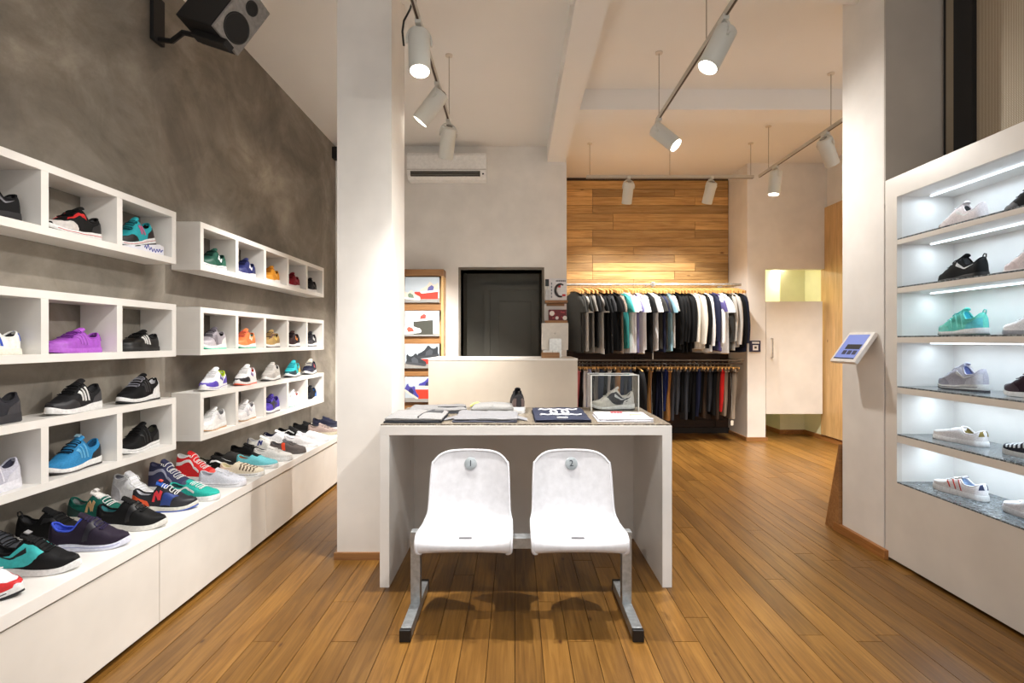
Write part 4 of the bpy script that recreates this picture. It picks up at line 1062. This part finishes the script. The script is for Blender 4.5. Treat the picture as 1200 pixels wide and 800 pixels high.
def place_hanger(proto, label, loc, rz, group):
    if proto.name not in used:
        used[proto.name] = 1; r = proto
    else:
        r = proto.copy(); COL.objects.link(r)
        for ch in proto.children:
            c = ch.copy(); COL.objects.link(c); c.parent = r
    r.location = loc; r.rotation_euler = (0, 0, rz)
    return tag(r, label, 'hanger', group)
def garment(kind, name, label, c, loc, rz, seed, length=.72, group=None):
    rg = random.Random(seed)
    t = thing(name, label, 'clothes' if kind == 'trousers' else ('jacket' if kind == 'jacket' else 'shirt'), loc, rz, group)
    mt = M(c, .85, 'fabric')
    ph = rg.uniform(0, 6)
    if kind == 'trousers':
        for sg, nm in ((-1, 'leg'), (1, 'leg')):
            rows = []
            for i in range(9):
                f = i / 8; w_ = .072 - .012 * f; th = .014 + .004 * math.sin(ph + f * 7)
                cx = sg * .012 + .006 * math.sin(ph + f * 5); cy = (-.0 + sg * .0) + .012 * f * sg + .01 * math.sin(ph + 3 * f)
                rows.append([Vector((cx + th * math.cos(a) , cy + (w_ + .02 * (1 - f)) * 1.3 * math.sin(a) , -.085 - length * f)) for a in [2 * PI * k / 12 for k in range(12)]])
            mb = MB().grid(rows, close=True); mb.f += [tuple(range(12)), tuple(8 * 12 + k for k in reversed(range(12)))]
            mb.build(nm, mt, t, 70)
        MB().box(-.028, .028, -.118, .118, -.115, -.078, bev=.006).build('waistband', mt, t)
        if rg.random() < .16:
            z0 = -.085 - length
            o = MB().tube([(0, -.10, -.12), (.004, -.125, z0 + .05), (.002, -.125, z0 - .02)], .0012, 4).build('tag_string', M((200, 196, 186), .8), t)
            MB().box(-.018, .018, -.128, -.125, z0 - .085, z0 - .02).build('price_tag', M((222, 214, 198), .6), t)
        return t
    jk = kind == 'jacket'
    hw = .225 if not jk else .245
    rows = []
    lv = [(0, .055, .020), (.012, .09, .026), (.035, .15, .030), (.062, .192, .034), (.12, .205, .042), (.25, .215, .046), (.45, .215, .046), (.65, .218, .046), (.85, .22, .048), (1.0, .222, .046)]
    z_top = -.048
    for i, (f, w_, th) in enumerate(lv):
        z_ = z_top - f * length
        row = []
        for k in range(20):
            a = 2 * PI * k / 20
            fold = 1 + (.25 * math.sin(3 * a + ph + f * 2) + .18 * math.sin(5 * a - ph)) * min(1, f * 2)
            ex = .62
            cx = math.copysign(abs(math.cos(a)) ** ex, math.cos(a)); sy = math.copysign(abs(math.sin(a)) ** .8, math.sin(a))
            row.append(Vector((th * .41 * (1.7 if jk else 1) * cx * fold, w_ * sy * hw / .225, z_ - .008 * (math.sin(2 * a + ph) if f == 1 else 0))))
        rows.append(row)
    mb = MB().grid(rows, close=True); mb.f += [tuple(range(20)), tuple((len(rows) - 1) * 20 + k for k in reversed(range(20)))]
    mb.build('body', mt, t, 80)
    long_ = kind in ('sweater', 'jacket')
    SL = (.58 if long_ else .215) * rg.uniform(.94, 1.05)
    for sg in (-1, 1):
        rows = []; n = 9 if long_ else 5
        for i in range(n):
            f = i / (n - 1)
            yy = sg * (.178 + (.085 if not long_ else .075) * math.sin(min(1, f * (1.3 if long_ else .8)) * PI / 2) - (.03 * f if long_ else 0)) * hw / .225
            zz = z_top - .055 - SL * f
            ry = (.062 - .018 * f) if long_ else (.060 + .012 * f)
            rx = (.026 - .006 * f + .004 * math.sin(ph + f * 8)) * (1.4 if jk else 1)
            rows.append([Vector((rx * math.cos(a) + .006 * math.sin(ph * 2 + 4 * f), yy + ry * math.sin(a) * (1 if f > .12 else .7), zz - (.02 * math.sin(a) * sg * (1 - f)))) for a in [2 * PI * k / 12 for k in range(12)]])
        mb = MB().grid(rows, close=True); mb.f += [tuple(range(12)), tuple((n - 1) * 12 + k for k in reversed(range(12)))]
        sl = mb.build('sleeve', mt, t, 80)
        if long_:
            q = rows[-1]; cuff = [[p + Vector((0, 0, .002)) for p in q], [p - Vector((0, 0, .045)) + (Vector((0, sum(v.y for v in q) / 12, 0)) - Vector((0, p.y, 0))) * .15 for p in q]]
            mb = MB().grid(cuff, close=True); mb.f.append(tuple(12 + k for k in reversed(range(12)))); mb.build('cuff', mt, sl, 80)
    MB().tube([(.021 * math.cos(a), .062 * math.sin(a), z_top + .004) for a in [2 * PI * k / 16 for k in range(17)]], .006, 6, caps=False).build('collar', mt, t, True)
    return t
CN = {'charcoal': (50, 49, 46), 'grey': (120, 116, 110), 'pale grey': (186, 182, 176), 'black': (9, 9, 10), 'black melange': (44, 44, 46), 'taupe': (130, 116, 104), 'teal': (60, 150, 146), 'white': (240, 240, 240),
      'lavender': (128, 124, 168), 'navy': (34, 38, 62), 'light blue': (150, 190, 206), 'ivory': (228, 222, 210), 'violet blue': (92, 84, 140), 'heather grey': (176, 172, 164), 'dark navy': (20, 24, 40)}
UP = [('charcoal', 't'), ('charcoal', 't'), ('pale grey', 't'), ('charcoal', 't'), ('grey', 't'), ('black', 't'), ('pale grey', 't'), ('black', 't'), ('black', 't'), ('black melange', 't'), ('black', 't'), ('black', 't'), ('taupe', 't'), ('teal', 't'),
      ('white', 't'), ('white', 't'), ('lavender', 't'), ('white', 't'), ('white', 't'), ('black', 't'), ('black', 't'), ('white', 't'), ('charcoal', 't'), ('navy', 't'), ('charcoal', 't'), ('light blue', 't'), ('pale grey', 't'), ('black', 's'), ('black', 's'), ('black', 's'), ('black', 's'), ('black', 's'),
      ('ivory', 's'), ('ivory', 's'), ('ivory', 's'), ('black', 's'), ('white', 's'), ('navy', 's'), ('violet blue', 't'), ('white', 's'), ('white', 't'), ('charcoal', 's'), ('heather grey', 's'), ('pale grey', 's'), ('black', 's'), ('dark navy', 's')]
n = len(UP); rg = random.Random(21)
for i, (cn, k) in enumerate(UP):
    X = .775 + (2.92 - .775) * i / (n - 1) + rg.uniform(-.006, .006)
    a = math.radians(rg.uniform(14, 27))
    last = i == n - 1
    nm = 'shirt' if k == 't' else 'sweater'
    w_ = ('short-sleeved shirt' if k == 't' else 'long-sleeved sweater')
    nb = UP[i - 1][0] if i else None
    lab = '%s %s, %s from left on the upper rail%s' % (cn, w_, ordw(i + 1), (', beside a %s one' % nb) if nb else '')
    garment('tee' if k == 't' else 'sweater', nm, lab, CN[cn], (X, RY, RZ1 - .062), a, i, length=rg.uniform(.72, .82) if k == 't' else rg.uniform(.72, .80), group='shirts and sweaters on the upper rail')
    place_hanger(H0, 'wooden hanger under the %s %s, %s from left on the upper rail' % (cn, nm, ordw(i + 1)), (X, RY, RZ1), a, 'wooden hangers on the upper rail')
TC = {'rose': (206, 120, 120), 'white': (216, 214, 214), 'pale blue': (160, 164, 200), 'grey': (130, 124, 122), 'denim blue': (60, 72, 96), 'black': (9, 9, 10), 'camel': (196, 148, 96), 'tan': (176, 130, 78), 'navy': (26, 30, 54), 'dark blue': (34, 46, 100), 'charcoal': (58, 60, 66), 'brown': (54, 40, 30), 'red': (206, 36, 32), 'stone': (150, 134, 116), 'slate': (80, 84, 92)}
LO = ['rose', 'black', 'white', 'pale blue', 'black', 'grey', 'denim blue', 'black', 'white', 'black', 'camel', 'denim blue', 'slate', 'denim blue', 'black', 'PUFF', 'PUFF2', 'black', 'tan', 'black', 'navy', 'navy', 'dark blue', 'tan', 'charcoal', 'slate', 'black', 'charcoal', 'black', 'black', 'navy', 'black', 'brown', 'charcoal', 'black', 'brown', 'red', 'stone', 'brown', 'stone']
n = len(LO); rg = random.Random(5)
for i, cn in enumerate(LO):
    X = .80 + (2.88 - .80) * i / (n - 1) + rg.uniform(-.006, .006)
    a = math.radians(rg.uniform(6, 24))
    if cn.startswith('PUFF'):
        if cn == 'PUFF':
            garment('jacket', 'jacket', 'black padded jacket in the middle of the lower rail', (18, 18, 20), (X + .02, RY, RZ2 - .05), a, 90 + i, length=.62)
            place_hanger(H0, 'wooden hanger holding the black padded jacket on the lower rail', (X + .02, RY, RZ2 - .034), a, None)
        continue
    lab = '%s trousers on the lower rail, %s piece from its left end' % (cn, ordw(i + 1))
    garment('trousers', 'trousers', lab, TC[cn], (X, RY, RZ2 - .035), a, 200 + i, length=rg.uniform(.55, .68), group='trousers on the lower rail')
    place_hanger(H1, 'clip hanger above the %s trousers, %s from left on the lower rail' % (cn, ordw(i + 1)), (X, RY, RZ2 - .034), a, 'clip hangers on the lower rail')

# ------------------------------------------------------------ things on the display table
def folded(name, label, c, loc, rz, w_, d_, th, seed, sleeves=False, edge=None, fold=True):
    rg = random.Random(seed)
    t = thing(name, label, 'shirt', loc, rz, None)
    nx, ny = 18, 14
    def layer(z0, z1, sx, sy, ox, oy, sd):
        top, bot = [], []
        for j in range(ny + 1):
            rt, rb = [], []
            for i in range(nx + 1):
                u = -1 + 2 * i / nx; v = -1 + 2 * j / ny
                n1 = noise.noise(Vector((u * 1.6 + sd, v * 1.6, sd * .7))); n2 = noise.noise(Vector((u * 4 + sd, v * 4, 3.1)))
                e = max(abs(u), abs(v)); drop = max(0, (e - .86) / .14) ** 2
                x_ = ox + u * w_ / 2 * sx * (1 + .03 * n1); y_ = oy + v * d_ / 2 * sy * (1 + .03 * n2)
                zt = z1 + .006 * n1 + .003 * n2 - drop * (z1 - z0) * .55
                rt.append(Vector((x_, y_, max(zt, z0 + .002)))); rb.append(Vector((x_ * .99, y_ * .99, z0)))
            top.append(rt); bot.append(rb)
        mb = MB().grid(top); mb.grid(bot); off = (nx + 1) * (ny + 1); m_ = nx + 1
        for i in range(nx):
            mb.f.append((i, i + 1, off + i + 1, off + i)); k = ny * m_ + i; mb.f.append((k, k + 1, off + k + 1, off + k))
        for j in range(ny):
            mb.f.append((j * m_, (j + 1) * m_, off + (j + 1) * m_, off + j * m_)); k = j * m_ + nx; mb.f.append((k, k + m_, off + k + m_, off + k))
        return mb
    layer(0, th * .5, 1, 1, 0, 0, seed).build('back_layer', M(edge or c, .85, 'fabric'), t, 60)
    layer(th * .45, th, .985, .985, .004, .004, seed + 4).build('front_layer', M(c, .85, 'fabric'), t, 60)
    return t
LG = (138, 137, 137)
t = folded('folded_shirt', 'light grey zip sweatshirt folded at the left front of the table', LG, (-.57, 2.98, TOPZ), 0, .32, .30, .034, 2, edge=(40, 42, 48))
MB().tube([(.03, -.14, .034), (.035, -.05, .037), (.05, .05, .037), (.08, .13, .036)], .004, 5).build('zip', M((60, 60, 64), .6), t)
MB().box(.05, .14, .03, .09, .03, .038, bev=.003).build('label_print', M((60, 62, 66), .7), t)
t = folded('folded_shirt', 'grey sweatshirt with a dark hem folded behind the zip one', (128, 127, 127), (-.50, 3.30, TOPZ), .12, .36, .22, .036, 5, edge=(44, 46, 50))
MB().box(.0, .18, -.075, -.05, .028, .040, bev=.004).build('dark_hem', M((44, 46, 50), .8, 'fabric'), t)
t = folded('folded_shirt', 'pale grey tee spread with its hem drooping, centre left of the table', (128, 128, 131), (-.17, 3.0, TOPZ), -.02, .36, .30, .030, 9, edge=(70, 72, 84))
for sg in (-1, 1):
    MB().grid([[Vector((sg * (.14 + .02 * k), .08 - .10 * j / 3 - .015 * k, .018 - .003 * k)) for k in range(6)] for j in range(4)]).build('sleeve', M((128, 128, 131), .85, 'fabric'), t, True)
t = folded('folded_shirt', 'light grey tee with a yellow collar edge lying behind the pale one', (142, 141, 139), (-.15, 3.30, TOPZ), .05, .28, .20, .050, 13)
MB().tube([(-.135, -.07, .046), (-.12, .0, .052), (-.09, .07, .05)], .006, 6).build('collar', M((222, 216, 120), .8, 'fabric'), t, True)
t = folded('folded_shirt', 'navy tee with a white printed emblem folded at the table front', (44, 48, 66), (.265, 3.10, TOPZ), 0, .32, .50, .022, 17, edge=(24, 26, 38))
PW_ = M((214, 214, 220), .8, 'fabric')
for j, yy in enumerate((.10, -.12)):
    pts = [(-.12 + .24 * i / 30, yy + .012 * math.sin(i * .9) , .027) for i in range(31)]
    MB().tube(pts, .0055, 5).build('printed_scroll', PW_, t, True)
for k, (a_, b_) in enumerate(((-.035, .0), (.035, .0))):
    MB().tube([(a_ + .018 * math.cos(q), b_ - .01 + .075 * math.sin(q), .0275) for q in [2 * PI * i / 18 for i in range(19)]], .007, 5, caps=False).build('printed_ring', PW_, t, True)
MB().box(-.045, .045, -.105, -.085, .0235, .0285).build('printed_bar', PW_, t)
MB().box(-.03, .03, -.225, -.205, .02, .027).build('neck_label', PW_, t)
t = folded('folded_shirt', 'white tee with a red print folded at the right front of the table', (190, 188, 194), (.62, 3.0, TOPZ), -.03, .31, .27, .024, 23, edge=(206, 204, 210))
for k in range(4):
    MB().tube([(-.045 + k * .018 + .007 * math.cos(q), .06 + .014 * math.sin(q), .030) for q in [2 * PI * i / 10 for i in range(11)]], .0028, 4, caps=False).build('printed_letter', M((214, 90, 96), .8), t)
MB().box(.05, .11, -.02, .01, .024, .030).build('sticker', M((226, 230, 190), .6), t)
t = shoe('runner', 'black and brown knit shoe seen from behind on the table', (.022, 3.20, TOPZ), P90, (40, 38, 40), laces=BK, collar=(30, 30, 32), lining=BK, extras=[('pull', BK), ('heel', (92, 76, 72))])
cs = thing('acrylic_case', 'clear acrylic box over a grey sneaker on the display table', 'display case', (.645, 3.40, TOPZ))
cw, cd, ch = .155, .085, .235
ACR2 = ACRYL
MB().box(-cw, cw, -cd, -cd + .006, 0, ch - .006).build('front_pane', ACR2, cs)
MB().box(-cw, cw, cd - .006, cd, 0, ch - .006).build('back_pane', ACR2, cs)
MB().box(-cw, -cw + .006, -cd + .006, cd - .006, 0, ch - .006).build('side_pane', ACR2, cs)
MB().box(cw - .006, cw, -cd + .006, cd - .006, 0, ch - .006).build('side_pane', ACR2, cs)
MB().box(-cw, cw, -cd, cd, ch - .006, ch).build('top_pane', ACR2, cs)
EDG = M((206, 206, 200), .3)
for a_, b_ in ((-cw, -cd), (cw - .004, -cd), (-cw, cd - .004), (cw - .004, cd - .004)):
    MB().box(a_ - .0012, a_ + .0052, b_ - .0012, b_ + .0052, 0, ch).build('polished_edge', EDG, cs)
for b_ in (-cd, cd - .004):
    MB().box(-cw, cw, b_ - .0012, b_ + .0052, ch - .003, ch + .002).build('polished_edge', EDG, cs)
shoe('runner', 'light grey and black retro runner inside the clear case', (.645 + .143, 3.40, TOPZ), PI, (206, 202, 194), laces=(226, 224, 218), out=DG, lining=(60, 66, 66), L=.285, kind='leather', sole=(236, 236, 234),
     extras=[('quarter', (40, 40, 44)), ('mudguard', (214, 210, 200)), ('heel', (214, 212, 208)), ('swoosh', (206, 206, 204))])

# ------------------------------------------------------------ oak case with shoe pictures left of the doorway
oc = thing('oak_picture_shelf', 'tall oak shelf with four shoe pictures, partly behind the left column', 'shelf', (-1.09, 6.295, 0))
hwc = .235
for z_ in (0.62, 1.02, 1.40, 1.80):
    MB().box(-hwc, hwc - .03, -.20, 0, z_ - .09, z_).build('shelf_board', OAKX, oc)
MB().box(-hwc, hwc, -.20, 0, 2.12, 2.20).build('top_board', OAKX, oc)
MB().box(hwc - .03, hwc, -.20, 0, 0, 2.12).build('side_board', OAK, oc)
MB().box(-hwc - .03, -hwc, -.20, 0, 0, 2.20).build('side_board', OAK, oc)
MB().box(-hwc, hwc - .03, -.015, 0, 0, 2.12).build('back_board', OAK, oc)
MB().box(-hwc, hwc - .03, -.20, 0, 0, .09).build('bottom_board', OAKX, oc)
SHOE2D = [(0, .0), (.02, .10), (.0, .20), (-.02, .33), (.03, .40), (.10, .32), (.20, .30), (.30, .35), (.38, .46), (.46, .48), (.52, .40), (.64, .28), (.80, .20), (.95, .15), (1.0, .06), (.99, .0)]
SOLE2D = [(-.01, -.09), (-.02, .02), (.3, .035), (.6, .03), (.99, .03), (1.02, -.01), (.97, -.07), (.9, -.09)]
PATCH2D = [(.30, .02), (.24, .20), (.36, .30), (.56, .20), (.62, .02)]
def flat_shoe(par, cx, cz, w_, flip, up, sole_c, patch, y0, tilt=0.0):
    sg = -1 if flip else 1
    m = Matrix.Translation((cx, y0, cz)) @ Matrix.Rotation(tilt, 4, 'Y')
    def P(pl): return [(sg * (x_ - .5) * w_, z_ * w_) for x_, z_ in pl]
    fm = m @ frame_mat((0, 0, 0), (1, 0, 0), (0, 0, 1))
    a = MB().prism(P(SHOE2D), .0012, fm).build('printed_shoe', M(up, .5), par)
    MB().prism(P(SOLE2D), .0016, fm).build('printed_sole', M(sole_c, .5), a)
    MB().prism(P(PATCH2D), .0020, fm).build('printed_patch', M(patch, .5), a)
PB = M((186, 196, 204), .5, 'paint')
def picture(label, z_, h_, shoes, box):
    t = thing('shoe_picture', label, 'picture', (-1.105, 6.06, z_), 0, 'printed shoe pictures on the oak shelf')
    MB().box(-.205, .205, 0, .012, 0, h_, bev=.0015).build('panel', PB, t)
    if box:
        x0, x1, z0, z1, c = box
        MB().box(x0, x1, -.001, 0, z0, z1).build('printed_box', M(c, .5), t)
        MB().box(-.205, .205, -.0008, 0, .002, max(.02, z0 + .01)).build('printed_ground', M((150, 146, 140), .6), t)
    for a in shoes: flat_shoe(t, *a)
    return t
picture('topmost shoe picture on the oak shelf, with two pale trainers and a red box', 1.802, .30, [(.09, .135, .22, True, (216, 204, 184), (236, 234, 230), (90, 90, 150), -.0012, -.12), (-.12, .05, .2, False, (214, 206, 190), (230, 228, 222), (110, 130, 110), -.0012, .1)], (-.09, .19, .04, .125, (196, 56, 38)))
picture('second shoe picture from the top, with white trainers on a dark boulder', 1.402, .30, [(.0, .20, .21, True, (228, 224, 220), (236, 236, 236), (196, 70, 60), -.0014, -.1), (-.12, .05, .22, False, (222, 220, 216), (234, 232, 230), (206, 80, 60), -.0014, -.1)], (-.10, .13, .02, .19, (66, 66, 58)))
picture('third shoe picture from the top, with two dark trainers on a red box', 1.022, .29, [(.07, .15, .25, True, (44, 48, 54), (60, 62, 66), (74, 78, 84), -.0014, -.12), (-.07, .06, .24, False, (50, 54, 58), (70, 72, 76), (80, 84, 90), -.0014, .12)], (-.02, .13, .05, .11, (190, 50, 40)))
picture('lowest shoe picture on the oak shelf, with blue trainers and a red box', .622, .30, [(.06, .19, .20, True, (70, 66, 156), (210, 206, 190), (40, 40, 90), -.0014, 0), (-.13, .10, .2, False, (74, 70, 150), (216, 212, 196), (40, 40, 90), -.0014, .6)], (-.08, .16, .04, .15, (206, 60, 40)))
# ------------------------------------------------------------ small oak shelves right of the doorway
for z_, lab in ((1.835, 'upper small oak wall shelf right of the dark doorway'), (1.592, 'lower small oak wall shelf right of the dark doorway')):
    o = thing('wall_shelf', lab, 'shelf', (.492, 6.298, z_ - .03), 0, 'small oak wall shelves')
    MB().box(-.135, .135, -.16, 0, 0, .03, bev=.001).build('board', OAKX, o)
    MB().box(-.11, .11, -.012, 0, -.03, 0).build('wall_cleat', OAKX, o)
bx = thing('magazine', 'white magazine with a red and black shoe on its cover, on the small oak shelf', 'magazine', (.515, 6.18, 1.836))
MB().box(-.11, .105, 0, .02, 0, .265, bev=.001).build('pages', M((228, 228, 230), .5), bx)
MB().tube([(.03 + .062 * math.cos(a), -.0005, .12 + .075 * math.sin(a)) for a in [1.0 + 4.0 * i / 20 for i in range(21)]], [.010 + .008 * math.sin(PI * i / 20) for i in range(21)], 6).build('cover_print', M((40, 36, 40), .5), bx)
MB().box(.0, .03, -.003, 0, .155, .195).build('cover_accent', M((196, 40, 44), .5), bx)
MB().box(.05, .09, -.003, 0, .05, .075).build('cover_accent', M((196, 40, 44), .5), bx)
for k in range(7):
    MB().box(-.025 + k * .017, -.013 + k * .017, -.002, 0, .225, .243).build('cover_letter', M((70, 68, 78), .5), bx)
for k in range(5):
    MB().box(-.085, -.072, -.002, 0, .03 + k * .04, .055 + k * .04).build('cover_line', M((110, 116, 130), .5), bx)
mb_ = thing('card_holder', 'small dark grey card holder beside the magazine on the oak shelf', 'card holder', (.385, 6.18, 1.836))
MB().box(-.02, .03, 0, .05, 0, .13).build('stand', M((206, 208, 212), .4), mb_)
MB().box(-.025, .02, -.004, 0, .17, .255, bev=.002).build('card', M((34, 42, 46), .5), mb_)
MB().box(-.005, .005, 0, .004, .13, .2).build('stem', M((206, 208, 212), .4), mb_)
rb = thing('gift_box', 'dark red box patterned with white dots on the lower oak shelf', 'box', (.51, 6.16, 1.593))
MB().box(-.105, .105, 0, .12, 0, .13, bev=.002).build('box', M((104, 24, 32), .5), rb)
rg = random.Random(4)
for x_, z_, r_ in ((-.07, .085, .030), (-.01, .03, .020), (.085, .03, .026)):
    MB().lathe([(r_, 0), (r_, .002)], 16, frame_mat((x_, 0, z_), (1, 0, 0), (0, 0, 1))).build('white_dot', M((226, 220, 214), .5), rb)
for k in range(12):
    MB().lathe([(.008, 0), (.008, .0018)], 10, frame_mat((rg.uniform(-.09, .09), 0, rg.uniform(.02, .115)), (1, 0, 0), (0, 0, 1))).build('red_dot', M((190, 70, 76), .5), rb)
# ------------------------------------------------------------ on the counter
CTZ = 1.18
mo = thing('computer_screen', 'white all-in-one computer seen from behind on the reception counter', 'computer', (.40, 5.20, CTZ))
tl = Matrix.Translation((0, 0, .075)) @ Matrix.Rotation(.10, 4, 'X')
MB().box(-.135, .135, -.012, .012, 0, .275, bev=.006).build('housing', M((214, 206, 194), .4), mo).matrix_local = tl
MB().lathe([(.010, .0), (.010, .001)], 14, tl @ frame_mat((.0, -.0125, .17), (1, 0, 0), (0, 0, 1))).build('rear_mark', M((190, 182, 170), .4), mo)
MB().grid([[Vector((-.055, -.02, .19)), Vector((.055, -.02, .19))], [Vector((-.06, -.05, .10)), Vector((.06, -.05, .10))], [Vector((-.065, -.085, .004)), Vector((.065, -.085, .004))]]).build('stand_leg', M((196, 192, 186), .3, 'metal', .5), mo)
MB().prism([(-.0, .0), (.075, 0), (.03, .19), (.02, .19)], .12, frame_mat((-.06, -.085, 0), (0, 1, 0), (0, 0, 1))).build('stand', M((190, 188, 182), .3, 'metal', .5), mo)
MB().box(-.065, .065, -.09, .07, 0, .006).build('stand_foot', M((190, 188, 182), .3, 'metal', .5), mo)
wb_ = thing('card_box', 'little oak box of white cards on the counter before the computer', 'box', (.345, 4.985, CTZ))
MB().box(-.09, .085, 0, .06, 0, .055, bev=.002).build('box', OAKX, wb_)
for k, x_ in enumerate((-.055, -.005, .045)):
    MB().box(x_ - .02, x_ + .02, .015, .045, .055, .075).build('cards', M((230, 228, 222), .6), wb_)
